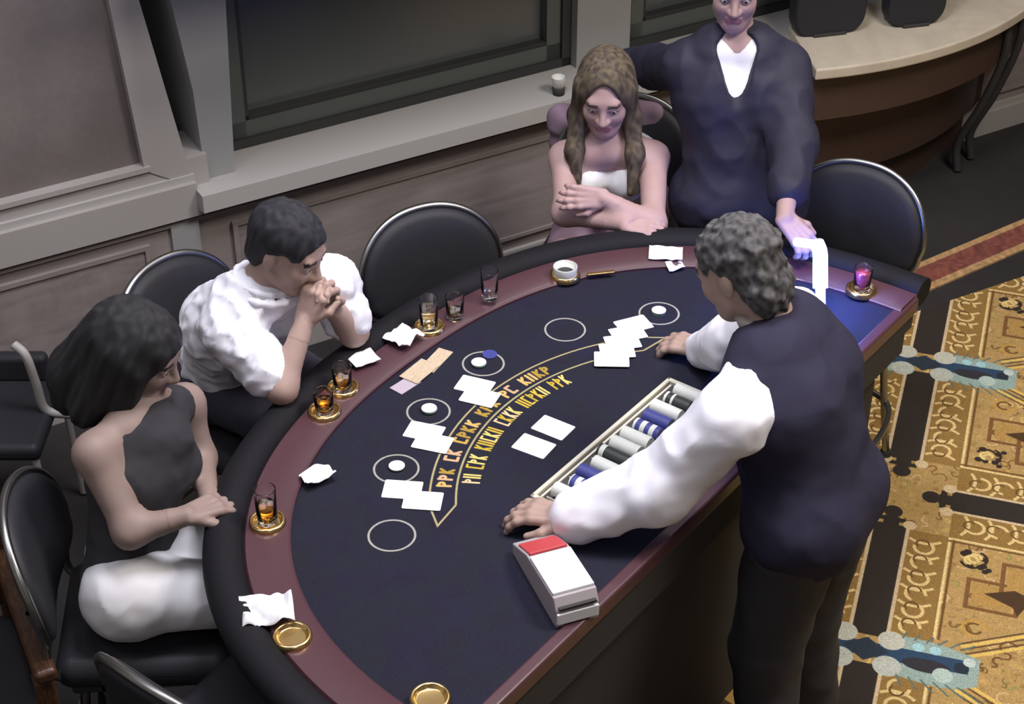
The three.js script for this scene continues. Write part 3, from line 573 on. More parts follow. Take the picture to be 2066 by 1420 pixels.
const smax = (a, b, k) => -smin(-a, -b, k);
function blend(prims, k) { return (x, y, z) => { let d = 1e3; for (const o of prims) { const e = dist(o, x, y, z); d = e - d > k ? d : smin(d, e, k); } return d; }; }
function bounds(prims, pad) {
  const b = new THREE.Box3();
  for (const o of prims) { if (o.t === 0) { const r = Math.max(o.ra, o.rb), e = o.a.clone().add(o.d); b.expandByPoint(o.a.clone().addScalar(r)); b.expandByPoint(o.a.clone().addScalar(-r)); b.expandByPoint(e.clone().addScalar(r)); b.expandByPoint(e.addScalar(-r)); } else { const r = Math.max(o.r.x, o.r.y, o.r.z); b.expandByPoint(o.c.clone().addScalar(r)); b.expandByPoint(o.c.clone().addScalar(-r)); } }
  return b.expandByScalar(pad);
}
function nets(field, b, cell, color) {
  const nx = Math.ceil((b.max.x - b.min.x) / cell) + 1, ny = Math.ceil((b.max.y - b.min.y) / cell) + 1, nz = Math.ceil((b.max.z - b.min.z) / cell) + 1;
  const F = new Float32Array(nx * ny * nz), id = (i, j, k) => (k * ny + j) * nx + i, K = 6;
  for (let k0 = 0; k0 < nz; k0 += K) for (let j0 = 0; j0 < ny; j0 += K) for (let i0 = 0; i0 < nx; i0 += K) {
    const d = field(b.min.x + (i0 + K / 2) * cell, b.min.y + (j0 + K / 2) * cell, b.min.z + (k0 + K / 2) * cell), skip = Math.abs(d) > K * cell * 1.25 + 0.02;
    for (let k = k0; k < Math.min(nz, k0 + K); k++) for (let j = j0; j < Math.min(ny, j0 + K); j++) for (let i = i0; i < Math.min(nx, i0 + K); i++) F[id(i, j, k)] = skip ? d : field(b.min.x + i * cell, b.min.y + j * cell, b.min.z + k * cell);
  }
  const idx = new Int32Array(nx * ny * nz).fill(-1), P = [], I = [];
  const E = [[0, 1], [2, 3], [4, 5], [6, 7], [0, 2], [1, 3], [4, 6], [5, 7], [0, 4], [1, 5], [2, 6], [3, 7]];
  for (let k = 0; k < nz - 1; k++) for (let j = 0; j < ny - 1; j++) for (let i = 0; i < nx - 1; i++) {
    const v = [F[id(i, j, k)], F[id(i + 1, j, k)], F[id(i, j + 1, k)], F[id(i + 1, j + 1, k)], F[id(i, j, k + 1)], F[id(i + 1, j, k + 1)], F[id(i, j + 1, k + 1)], F[id(i + 1, j + 1, k + 1)]];
    let neg = 0; for (const q of v) if (q < 0) neg++;
    if (neg === 0 || neg === 8) continue;
    let sx = 0, sy = 0, sz = 0, n = 0;
    for (const [a, c] of E) if ((v[a] < 0) !== (v[c] < 0)) { const t = v[a] / (v[a] - v[c]); sx += (a & 1) + ((c & 1) - (a & 1)) * t; sy += ((a >> 1) & 1) + (((c >> 1) & 1) - ((a >> 1) & 1)) * t; sz += (a >> 2) + ((c >> 2) - (a >> 2)) * t; n++; }
    idx[id(i, j, k)] = P.length / 3; P.push(b.min.x + (i + sx / n) * cell, b.min.y + (j + sy / n) * cell, b.min.z + (k + sz / n) * cell);
  }
  const quad = (a, c, d, e, flip) => { if (a < 0 || c < 0 || d < 0 || e < 0) return; flip ? I.push(a, d, c, a, e, d) : I.push(a, c, d, a, d, e); };
  for (let k = 1; k < nz - 1; k++) for (let j = 1; j < ny - 1; j++) for (let i = 1; i < nx - 1; i++) {
    const s = F[id(i, j, k)] < 0;
    if (s !== F[id(i + 1, j, k)] < 0) quad(idx[id(i, j - 1, k - 1)], idx[id(i, j, k - 1)], idx[id(i, j, k)], idx[id(i, j - 1, k)], !s);
    if (s !== F[id(i, j + 1, k)] < 0) quad(idx[id(i - 1, j, k - 1)], idx[id(i - 1, j, k)], idx[id(i, j, k)], idx[id(i, j, k - 1)], !s);
    if (s !== F[id(i, j, k + 1)] < 0) quad(idx[id(i - 1, j - 1, k)], idx[id(i, j - 1, k)], idx[id(i, j, k)], idx[id(i - 1, j, k)], !s);
  }
  const nv = P.length / 3, NN = new Float32Array(nv * 3), UV = new Float32Array(nv * 2), CC = color ? new Float32Array(nv * 3) : null, e = cell * 0.6;
  for (let i = 0; i < nv; i++) {
    const x = P[i * 3], y = P[i * 3 + 1], z = P[i * 3 + 2]; let gx = field(x + e, y, z) - field(x - e, y, z), gy = field(x, y + e, z) - field(x, y - e, z), gz = field(x, y, z + e) - field(x, y, z - e); const l = Math.hypot(gx, gy, gz) || 1;
    NN[i * 3] = gx / l; NN[i * 3 + 1] = gy / l; NN[i * 3 + 2] = gz / l; UV[i * 2] = (x + z * 0.7) * 8; UV[i * 2 + 1] = y * 8;
    if (CC) { const c = color(x, y, z); CC[i * 3] = c[0]; CC[i * 3 + 1] = c[1]; CC[i * 3 + 2] = c[2]; }
  }
  const g = new THREE.BufferGeometry(); g.setAttribute('position', new THREE.Float32BufferAttribute(P, 3)); g.setAttribute('normal', new THREE.BufferAttribute(NN, 3)); g.setAttribute('uv', new THREE.BufferAttribute(UV, 2));
  if (CC) g.setAttribute('color', new THREE.BufferAttribute(CC, 3)); g.setIndex(I); return g;
}
const mix = (a, b, t) => a.clone().lerp(b, t);
// head in its own frame: x to its left, y up, z out of the face; metres for a 0.23 m head
function headFrame(c, F, U, s) { const z = F.clone().normalize(), x = U.clone().cross(z).normalize(), y = z.clone().cross(x); return { c, x, y, z, s, q: new THREE.Quaternion().setFromRotationMatrix(new THREE.Matrix4().makeBasis(x, y, z)), w: (a, b, d) => c.clone().addScaledVector(x, a * s).addScaledVector(y, b * s).addScaledVector(z, d * s) }; }
function headField(H) {
  const w = (x, y, z) => V(x, y, z), P = [ell(w(0, 0.035, -0.012), V(0.073, 0.085, 0.092)), ell(w(0, -0.03, 0.022), V(0.058, 0.085, 0.064)), ell(w(0, -0.084, 0.058), V(0.026, 0.022, 0.024)), cap(w(-0.042, -0.06, 0.02), w(-0.012, -0.092, 0.056), 0.016), cap(w(0.042, -0.06, 0.02), w(0.012, -0.092, 0.056), 0.016), ell(w(-0.034, -0.022, 0.058), V(0.024, 0.026, 0.024)), ell(w(0.034, -0.022, 0.058), V(0.024, 0.026, 0.024)), cap(w(-0.034, 0.03, 0.074), w(0.034, 0.03, 0.074), 0.01)];
  const nose = [cap(w(0, 0.018, 0.084), w(0, -0.024, 0.104), 0.007, 0.0115), cap(w(-0.011, -0.028, 0.094), w(0.011, -0.028, 0.094), 0.0085)], lids = [cap(w(-0.043, 0.015, 0.079), w(-0.02, 0.016, 0.084), 0.0045), cap(w(0.02, 0.016, 0.084), w(0.043, 0.015, 0.079), 0.0045)], lips = [cap(w(-0.018, -0.053, 0.083), w(0.018, -0.053, 0.083), 0.0065), cap(w(-0.015, -0.063, 0.083), w(0.015, -0.063, 0.083), 0.0072)], ears = [ell(w(-0.075, -0.002, -0.008), V(0.009, 0.031, 0.018)), ell(w(0.075, -0.002, -0.008), V(0.009, 0.031, 0.018))];
  const eye = [V(-0.031, 0.008, 0.09), V(0.031, 0.008, 0.09)], base = blend(P, 0.03);
  return (x, y, z) => {
    let d = base(x, y, z); for (const e of eye) d = smax(d, 0.0135 - Math.hypot(x - e.x, y - e.y, z - e.z), 0.012);
    for (const o of nose) d = smin(d, dist(o, x, y, z), 0.012); for (const o of lips) d = smin(d, dist(o, x, y, z), 0.005); for (const o of lids) d = smin(d, dist(o, x, y, z), 0.006); for (const o of ears) d = smin(d, dist(o, x, y, z), 0.008);
    return d;
  };
}
function local(H, f) { const p = V(0, 0, 0); return (x, y, z) => { p.set(x, y, z).sub(H.c); const a = p.dot(H.x) / H.s, b = p.dot(H.y) / H.s, c = p.dot(H.z) / H.s; return f(a, b, c) * H.s; }; }
// a hand: wrist, direction of the fingers, palm normal, side (+1: thumb along dir x n)
function handPrims(w, dir, n, side, curl, s = 1, spread = 1) {
  const D = dir.clone().normalize(), L = D.clone().cross(n).normalize().multiplyScalar(side), Nn = L.clone().cross(D).multiplyScalar(side).normalize(), P = [];
  const pt = (a, b, c) => w.clone().addScaledVector(D, a * s).addScaledVector(L, b * s).addScaledVector(Nn, c * s);
  const off = [0.03, 0.0105, -0.0105, -0.03], len = [0.072, 0.08, 0.074, 0.058];
  off.forEach((o, i) => {
    const k0 = pt(0.088 - Math.abs(i - 1.2) * 0.005, o, 0); P.push(cap(pt(0, o * 0.62, 0), k0, 0.0145 * s, 0.0115 * s));
    let p = k0, ang = 0; const side2 = o * 2.2 * spread;
    [0.46, 0.3, 0.24].forEach((f, j) => { ang += curl[Math.min(j, curl.length - 1)]; const q = p.clone().addScaledVector(D, Math.cos(ang) * len[i] * f * s).addScaledVector(Nn, Math.sin(ang) * len[i] * f * s).addScaledVector(L, side2 * f * len[i] * 4 * s * 0.5); P.push(cap(p, q, (0.0098 - j * 0.001) * s, (0.0088 - j * 0.001) * s)); p = q; });
  });
  const t0 = pt(0.02, 0.026, 0.006), t1 = pt(0.052, 0.052, 0.014), t2 = pt(0.083, 0.058, 0.018 + curl[0] * 0.02);
  P.push(cap(t0, t1, 0.0135 * s, 0.011 * s), cap(t1, t2, 0.0105 * s, 0.0085 * s));
  return P;
}
function person(o) {
  const J = o.J, m = o.m ?? 1, tm = o.tm ?? m, H = headFrame(J.hd, o.F, o.U ?? V(0, 1, 0), o.hs ?? 1);
  const g = thing('person', V(0, 0, 0), 0, o.label, 'person');
  const lat = J.sL.clone().sub(J.sR).normalize(), hl = o.hipLat ?? lat.clone().setY(0).normalize(), hipL = J.hip.clone().addScaledVector(hl, 0.085 * m), hipR = J.hip.clone().addScaledVector(hl, -0.085 * m);
  const waist = mix(J.hip, J.nk, 0.36), chest = mix(J.hip, J.nk, 0.68), top = mix(J.hip, J.nk, 0.92), S = (p, k) => [p.clone().addScaledVector(lat, k * tm), p.clone().addScaledVector(lat, -k * tm)];
  const torso = (f, t0 = 0) => {
    const P = [], h = S(J.hip, 0.06), w = S(waist, 0.045), c = S(chest, 0.07), t = S(top, 0.055);
    for (let i = 0; i < 2; i++) { if (t0 < 0.2) P.push(cap(h[i], w[i], 0.105 * tm + f, 0.092 * tm + f)); P.push(cap(w[i], c[i], 0.092 * tm + f, 0.105 * tm + f)); if (t0 >= 0) P.push(cap(c[i], t[i], 0.103 * tm + f, 0.07 * tm + f)); }
    if (o.bust) { const fw = o.chestF; for (const q of S(chest.clone().addScaledVector(fw, 0.085 * tm), 0.075)) P.push(cap(q, q.clone().addScaledVector(fw, 0.02), 0.06 * tm + f)); }
    return P;
  };
  const yoke = (f) => [cap(J.sR, mix(J.nk, J.sR, 0.25), 0.052 * m + f, 0.055 * m + f), cap(J.sL, mix(J.nk, J.sL, 0.25), 0.052 * m + f, 0.055 * m + f), cap(mix(J.nk, J.sR, 0.3), mix(J.nk, J.sL, 0.3), 0.055 * m + f)];
  const arm = (q, f, tEnd = 2) => { const s = J['s' + q], e = J['e' + q], w = J['w' + q], P = []; P.push(cap(s, tEnd < 1 ? mix(s, e, tEnd) : e, 0.051 * m + f, (tEnd < 1 ? 0.05 - 0.01 * tEnd : 0.04) * m + f)); if (tEnd > 1) P.push(cap(e, mix(e, w, tEnd - 1), 0.041 * m + f, (0.041 - 0.014 * (tEnd - 1)) * m + f)); return P; };
  const leg = (q, f, tEnd = 2) => { const h = q === 'L' ? hipL : hipR, k = J['k' + q], a = J['a' + q], P = [cap(h, tEnd < 1 ? mix(h, k, tEnd) : k, 0.088 * m + f, 0.06 * m + f)]; if (tEnd > 1) P.push(cap(k, mix(k, a, tEnd - 1), 0.058 * m + f, 0.042 * m + f)); return P; };
  const toe = (q) => J['a' + q].clone().addScaledVector(o.feet ?? H.z.clone().setY(0).normalize(), 0.15).add(V(0, -0.045, 0));
  // continuous body
  const neck = [cap(J.nk.clone().addScaledVector(lat, 0), H.w(0, -0.04, -0.022), 0.056 * m, 0.05 * m)];
  const bodyP = [...torso(0), ...yoke(0), ...neck, ...arm('L', 0), ...arm('R', 0), ...leg('L', 0), ...leg('R', 0), cap(J.aL, toe('L'), 0.04 * m, 0.03 * m), cap(J.aR, toe('R'), 0.04 * m, 0.03 * m)];
  const tint = o.skin, sk = (x, y, z) => { const n = 1 + 0.07 * N3(x * 30, y * 30, z * 30); return [tint[0] * n, tint[1] * n, tint[2] * n]; };
  const parts = [nets(blend(bodyP, 0.035), bounds(bodyP, 0.03), 0.012, sk)];
  const hf = headField(H), hb = new THREE.Box3().setFromCenterAndSize(H.c, V(0.34, 0.34, 0.34).multiplyScalar(H.s));
  const headCol = (x, y, z) => { const p = V(x, y, z).sub(H.c), a = p.dot(H.x) / H.s, b = p.dot(H.y) / H.s, c = p.dot(H.z) / H.s; const k = sk(x, y, z);
    if (c > 0.07 && Math.abs(a) < 0.024 && b < -0.048 && b > -0.07) return [k[0] * 0.85, k[1] * 0.55, k[2] * 0.58];
    if (c > 0.05 && b > 0.023 && b < 0.036 && Math.abs(a) > 0.014 && Math.abs(a) < 0.05) return o.brow ?? [0.04, 0.03, 0.025];
    return k; };
  const neckF = blend(neck, 0.01), hl2 = local(H, hf);
  parts.push(nets((x, y, z) => smin(hl2(x, y, z), neckF(x, y, z), 0.02), hb, 0.0042, headCol));
  for (const q of ['L', 'R']) if (o.hand?.[q]) { const a = o.hand[q], P = [...handPrims(J['w' + q], a.dir, a.n, q === 'L' ? 1 : -1, a.curl, (a.s ?? 1) * m, a.spread ?? 1), cap(mix(J['e' + q], J['w' + q], 0.72), J['w' + q], 0.031 * m, 0.025 * m)]; parts.push(nets(blend(P, 0.009), bounds(P, 0.012), 0.0036, sk)); }
  mesh('body', mergeGeometries(parts), M.skin, g);
  const eyes = [-0.031, 0.031].map((x) => { const e = mesh('eye', new THREE.SphereGeometry(0.0125 * H.s, 16, 12), M.eyeWhite, g); e.position.copy(H.w(x, 0.007, 0.0748)); const p = mesh('iris', new THREE.SphereGeometry(0.0072 * H.s, 12, 10), M.eyeDark, e); p.position.copy(H.z).multiplyScalar(0.0062 * H.s); return e; });
  const folds = (A, f, s) => (x, y, z) => A * (Math.abs(N3(x * f + s, y * f * 0.8, z * f)) * 2 - 0.5 + 0.5 * N3(x * f * 2.3, y * f * 2.3 + s, z * f * 2.3));
  for (const c of o.clothes ?? []) {
    const P = c.prims({ torso, yoke, arm, leg, H, lat, waist, chest, top, hipL, hipR, S, toe }), b = blend(P, c.k ?? 0.03), fo = c.folds ? folds(...c.folds) : null, cuts = c.cut?.({ H, lat, waist, chest, top, S }) ?? [];
    const f = (x, y, z) => { let d = b(x, y, z); if (fo) d += fo(x, y, z); for (const q of cuts) d = smax(d, -dist(q, x, y, z), 0.008); return d; };
    mesh(c.name, nets(f, bounds(P, 0.04), c.cell ?? 0.011), c.mat, g);
  }
  if (o.hair) {
    const hp = o.hair.prims(H), b = blend(hp, o.hair.k ?? 0.025), cut = o.hair.cut(H), A = o.hair.amp ?? 0.004, fq = o.hair.freq ?? 60, dirn = o.hair.dir ?? H.y, st = o.hair.st ?? 0.88;
    const f = (x, y, z) => { const p = V(x, y, z).sub(H.c), along = p.dot(dirn); let d = b(x, y, z) + A * N3((x - dirn.x * along * st) * fq, (y - dirn.y * along * st) * fq, (z - dirn.z * along * st) * fq); for (const q of cut) d = smax(d, -dist(q, x, y, z), 0.012); return d; };
    const col = (x, y, z) => { const p = V(x, y, z).sub(H.c), along = p.dot(dirn), n = 0.5 + 0.9 * N3((x - dirn.x * along * st) * 90, (y - dirn.y * along * st) * 90, (z - dirn.z * along * st) * 90), t = Math.min(1, Math.max(0, n)); const a = o.hair.c0, c = o.hair.c1; return [a[0] + (c[0] - a[0]) * t, a[1] + (c[1] - a[1]) * t, a[2] + (c[2] - a[2]) * t]; };
    mesh('hair', nets(f, bounds(hp, 0.02), o.hair.cell ?? 0.006, col), M.hair, g);
  }
  for (const q of ['L', 'R']) if (o.shoes) mesh('shoe', nets(blend([cap(J['a' + q], J['a' + q].clone().add(V(0, -0.03, 0)), 0.052, 0.05), cap(J['a' + q].clone().add(V(0, -0.035, 0)), toe(q), 0.05, 0.042)], 0.02), bounds([cap(J['a' + q], toe(q), 0.07)], 0.03), 0.009), M.shoe, g);
  return { g, H };
}
const shortHair = (H) => [ell(H.w(0, 0.045, -0.016), V(0.083, 0.088, 0.104).multiplyScalar(H.s), H.q), ell(H.w(0, -0.02, -0.06), V(0.066, 0.075, 0.046).multiplyScalar(H.s), H.q)];
const faceCut = (H) => [ell(H.w(0, -0.055, 0.1), V(0.085, 0.13, 0.088).multiplyScalar(H.s), H.q), ell(H.w(0.085, -0.02, 0.025), V(0.04, 0.06, 0.03).multiplyScalar(H.s), H.q), ell(H.w(-0.085, -0.02, 0.025), V(0.04, 0.06, 0.03).multiplyScalar(H.s), H.q)];

// ------------------------------------------------------------------ people
const SKIN_A = [0.42, 0.29, 0.25], SKIN_B = [0.36, 0.25, 0.21];
const lift = (p, y) => p.clone().setY(y);
function seated(spot, face, m, hy = 0.1) {
  const hip = lift(spot, SEAT + 0.018 + hy * m).addScaledVector(face, -0.03), l = V(face.z, 0, -face.x), J = { hip };
  for (const [q, s] of [['L', 1], ['R', -1]]) { J['k' + q] = hip.clone().addScaledVector(face, 0.42 * m).addScaledVector(l, s * 0.1 * m).add(V(0, -0.02, 0)); J['a' + q] = J['k' + q].clone().addScaledVector(face, -0.05).setY(0.32); }
  return J;
}
{ // man in white shirt, elbows on the rail, hands at his mouth
  const face = TV.clone().multiplyScalar(-1), J = seated(SPOT.man, face, 0.95);
  Object.assign(J, { hd: at(580, 502, 1.33), nk: at(520, 582, 1.2), sR: at(462, 660, 1.13), sL: at(668, 572, 1.15), eR: at(568, 782, 1.02), wR: at(616, 645, 1.16), eL: at(712, 668, 1.025), wL: at(668, 618, 1.15) });
  const up = V(0.05, 1, 0.05);
  person({ label: 'man in a white short-sleeved shirt leaning elbows on the rail, hands at his mouth', J, F: V(0.85, -0.42, 0.4), U: V(0.25, 0.95, 0.1), hs: 1.0, m: 0.95, skin: SKIN_A, hipLat: V(face.z, 0, -face.x), feet: face, brow: [0.015, 0.012, 0.012],
    hand: { R: { dir: V(0.35, 0.9, -0.1), n: V(0.5, 0, -0.8), curl: [0.7, 0.9, 0.8] }, L: { dir: V(-0.2, 0.85, 0.3), n: V(-0.3, 0, 0.9), curl: [0.6, 0.9, 0.8] } },
    clothes: [
      { name: 'shirt', mat: M.shirt, folds: [0.011, 15, 2], prims: ({ torso, yoke, arm }) => [...torso(0.018), ...yoke(0.016), ...arm('L', 0.026, 0.72), ...arm('R', 0.028, 0.72)] },
      { name: 'collar', mat: M.shirt, cell: 0.006, k: 0.01, prims: ({ H }) => { const c = mix(J.nk, H.w(0, -0.06, -0.02), 0.35), r = []; for (let i = 0; i < 14; i++) { const a = i / 14 * 6.283 - 0.1, b = (i + 0.85) / 14 * 6.283 - 0.1, q = (t) => c.clone().add(V(Math.cos(t) * 0.073, -0.02 * Math.cos(t), Math.sin(t) * 0.073)); r.push(cap(q(a), q(b), 0.009)); r.push(cap(q(a).add(V(Math.cos(a) * 0.012, -0.022, Math.sin(a) * 0.012)), q(b).add(V(Math.cos(b) * 0.012, -0.022, Math.sin(b) * 0.012)), 0.009)); } return r; } },
      { name: 'trousers', mat: M.slacks, folds: [0.005, 11, 5], prims: ({ leg, hipL, hipR }) => [cap(hipL, hipR, 0.118, 0.118), ...leg('L', 0.015, 1.95), ...leg('R', 0.015, 1.95)] },
    ], shoes: true,
    hair: { prims: shortHair, cut: faceCut, c0: [0.012, 0.012, 0.016], c1: [0.022, 0.022, 0.03], amp: 0.006, freq: 55 } });
}
{ // woman with long dark hair, dark top, white trousers
  const face = V(0.99, 0, -0.1).normalize(), J = seated(SPOT.left, face, 0.95);
  Object.assign(J, { hd: at(282, 712, 1.3), nk: at(292, 835, 1.15), sR: at(192, 915, 1.13), sL: at(372, 815, 1.08), eR: at(262, 1072, 0.97), wR: at(378, 1040, 1.0), eL: at(404, 925, 0.93), wL: at(422, 1005, 0.96) });
  person({ label: 'woman with long black hair, dark sleeveless top and white trousers, arms toward the rail', J, F: V(0.9, -0.38, 0.25), hs: 0.98, m: 0.92, tm: 0.74, skin: [0.28, 0.2, 0.175], hipLat: V(face.z, 0, -face.x), feet: face, bust: true, chestF: V(0.7, -0.15, 0.2),
    hand: { R: { dir: V(0.75, -0.05, -0.6), n: V(-0.2, -1, 0), curl: [0.4, 0.6, 0.5] }, L: { dir: V(0.8, -0.1, 0.3), n: V(0, -1, 0), curl: [0.4, 0.6, 0.5] } },
    clothes: [
      { name: 'top', mat: M.darkCloth, folds: [0.005, 12, 1], prims: ({ torso }) => [...torso(0.012), cap(J.nk.clone().add(V(0.01, -0.02, 0)), mix(J.nk, J.sR, 0.55).add(V(0, -0.01, 0)), 0.064, 0.056), cap(J.nk.clone().add(V(0.01, -0.02, 0)), mix(J.nk, J.sL, 0.7), 0.064, 0.056), cap(mix(J.nk, J.hip, 0.16).add(V(0.04, 0, 0.01)), mix(J.nk, J.hip, 0.5).add(V(0.02, 0, 0.02)), 0.085, 0.085)] },
      { name: 'trousers', mat: M.whiteCloth, folds: [0.005, 10, 4], prims: ({ leg, hipL, hipR }) => [cap(hipL, hipR, 0.112, 0.112), ...leg('L', 0.018, 1.9), ...leg('R', 0.018, 1.9)] },
    ], shoes: true,
    hair: { prims: (H) => [ell(H.w(0, 0.045, -0.018), V(0.09, 0.095, 0.112).multiplyScalar(H.s), H.q), cap(H.w(0, 0.02, -0.06), H.w(0, -0.15, -0.12), 0.09, 0.085), cap(H.w(0.06, 0.02, -0.02), H.w(0.085, -0.17, -0.06), 0.045, 0.045), cap(H.w(-0.06, 0.02, -0.02), H.w(-0.085, -0.17, -0.06), 0.045, 0.045), cap(H.w(0, -0.14, -0.11), H.w(0, -0.24, -0.13), 0.07, 0.05), cap(H.w(-0.07, 0, 0.02), H.w(-0.085, -0.18, 0.03), 0.03, 0.028), cap(H.w(0.07, 0, 0.02), H.w(0.085, -0.16, 0.03), 0.03, 0.026)], cut: (H) => [ell(H.w(0, -0.055, 0.115), V(0.07, 0.12, 0.08).multiplyScalar(H.s), H.q)], c0: [0.008, 0.008, 0.009], c1: [0.016, 0.016, 0.019], amp: 0.007, freq: 48, cell: 0.007, k: 0.035 } });
}
{ // woman with crossed arms
  const face = V(-0.25, 0, 0.97).normalize(), J = seated(SPOT.woman, face, 0.9);
  Object.assign(J, { hd: at(1222, 190, 1.28), nk: at(1226, 292, 1.1), sR: at(1140, 318, 1.05), sL: at(1318, 318, 1.05), eR: at(1140, 430, 0.96), wR: at(1262, 452, 0.99), eL: at(1318, 452, 0.97), wL: at(1218, 400, 1.05) });
  person({ label: 'woman with long brown hair and white strapless top sitting with crossed arms', J, F: V(-0.12, -0.28, 0.95), hs: 1.03, m: 0.9, skin: [0.44, 0.29, 0.28], hipLat: V(face.z, 0, -face.x), feet: face, bust: true, chestF: V(-0.2, -0.1, 0.97),
    hand: { L: { dir: V(-0.95, 0.1, 0.1), n: V(0, -0.5, -0.9), curl: [0.25, 0.4, 0.4] }, R: { dir: V(0.95, -0.05, 0.25), n: V(0, -0.9, -0.3), curl: [0.2, 0.4, 0.3] } },
    clothes: [
      { name: 'top', mat: M.whiteCloth, folds: [0.003, 14, 1], prims: ({ torso }) => torso(0.011, -1) },
      { name: 'skirt', mat: M.pinkCloth, folds: [0.004, 10, 4], prims: ({ leg, hipL, hipR }) => [cap(hipL, hipR, 0.112, 0.112), ...leg('L', 0.018, 0.8), ...leg('R', 0.018, 0.8)] },
    ], shoes: true, brow: [0.12, 0.08, 0.06],
    hair: { prims: (H) => [ell(H.w(0, 0.045, -0.018), V(0.088, 0.094, 0.108).multiplyScalar(H.s), H.q), cap(H.w(0, 0.0, -0.06), H.w(0, -0.2, -0.1), 0.075, 0.06), ...[1, -1].flatMap((q) => { const a = H.w(q * 0.068, 0.04, 0.02), b = H.w(q * 0.08, -0.07, 0.02), c = b.clone().add(V(q * 0.012, -0.1, 0.05)), d = c.clone().add(V(q * -0.012, -0.11, 0.045)); return [cap(a, b, 0.028, 0.028), cap(b, c, 0.028, 0.026), cap(c, d, 0.026, 0.012)]; })], cut: (H) => [ell(H.w(0, -0.022, 0.12), V(0.06, 0.135, 0.1).multiplyScalar(H.s), H.q)], c0: [0.03, 0.021, 0.018], c1: [0.13, 0.1, 0.062], amp: 0.003, freq: 70, cell: 0.0065, k: 0.03 } });
}
let wandHand;
{ // standing man in dark jacket
  const hip = at(1490, 400, 0.95), lat = V(0.98, 0, 0.1), J = { hip };
  Object.assign(J, { hd: at(1484, -26, 1.62), nk: at(1484, 84, 1.44), sR: at(1388, 135, 1.36), sL: at(1582, 140, 1.36), eL: at(1600, 292, 1.2), wL: at(1583, 440, 1.1), eR: at(1325, 135, 1.22), wR: at(1262, 130, 1.17) });
  for (const [q, s] of [['L', 1], ['R', -1]]) { J['k' + q] = hip.clone().addScaledVector(lat, s * 0.1).add(V(0, -0.43, 0.02)); J['a' + q] = hip.clone().addScaledVector(lat, s * 0.12).setY(0.095); }
  wandHand = J.wL.clone();
  person({ label: 'man standing in a dark navy jacket over a white shirt, one arm hanging down', J, F: V(-0.1, -0.2, 0.96), hs: 1, m: 0.98, skin: [0.38, 0.25, 0.24], hipLat: lat, feet: V(-0.1, 0, 1),
    hand: { L: { dir: V(0.55, -0.45, 0.55), n: V(-0.3, -0.6, -0.6), curl: [0.35, 0.8, 0.7] }, R: { dir: V(-0.9, -0.2, 0.2), n: V(0, -1, 0), curl: [0.3, 0.5, 0.4] } },
    clothes: [
      { name: 'shirt', mat: M.whiteCloth, prims: ({ torso, yoke }) => [...torso(0.008), ...yoke(0.004)] },
      { name: 'jacket', mat: M.jacket, folds: [0.008, 9, 7], prims: ({ torso, yoke, arm, hipL, hipR }) => [...torso(0.024), ...yoke(0.02), ...arm('L', 0.03, 1.62), ...arm('R', 0.028, 1.9), cap(hipL, hipR, 0.135)], cut: ({ chest }) => [cap(J.nk.clone().add(V(-0.005, 0.01, 0.08)), mix(J.nk, J.hip, 0.3).add(V(-0.01, -0.02, 0.155)), 0.06, 0.012)] },
      { name: 'trousers', mat: M.darkCloth, folds: [0.004, 10, 4], prims: ({ leg, hipL, hipR }) => [cap(hipL, hipR, 0.118), ...leg('L', 0.02, 1.97), ...leg('R', 0.02, 1.97)] },
    ], shoes: true,
    hair: { prims: shortHair, cut: faceCut, c0: [0.012, 0.01, 0.009], c1: [0.03, 0.024, 0.02], amp: 0.005 } });
}
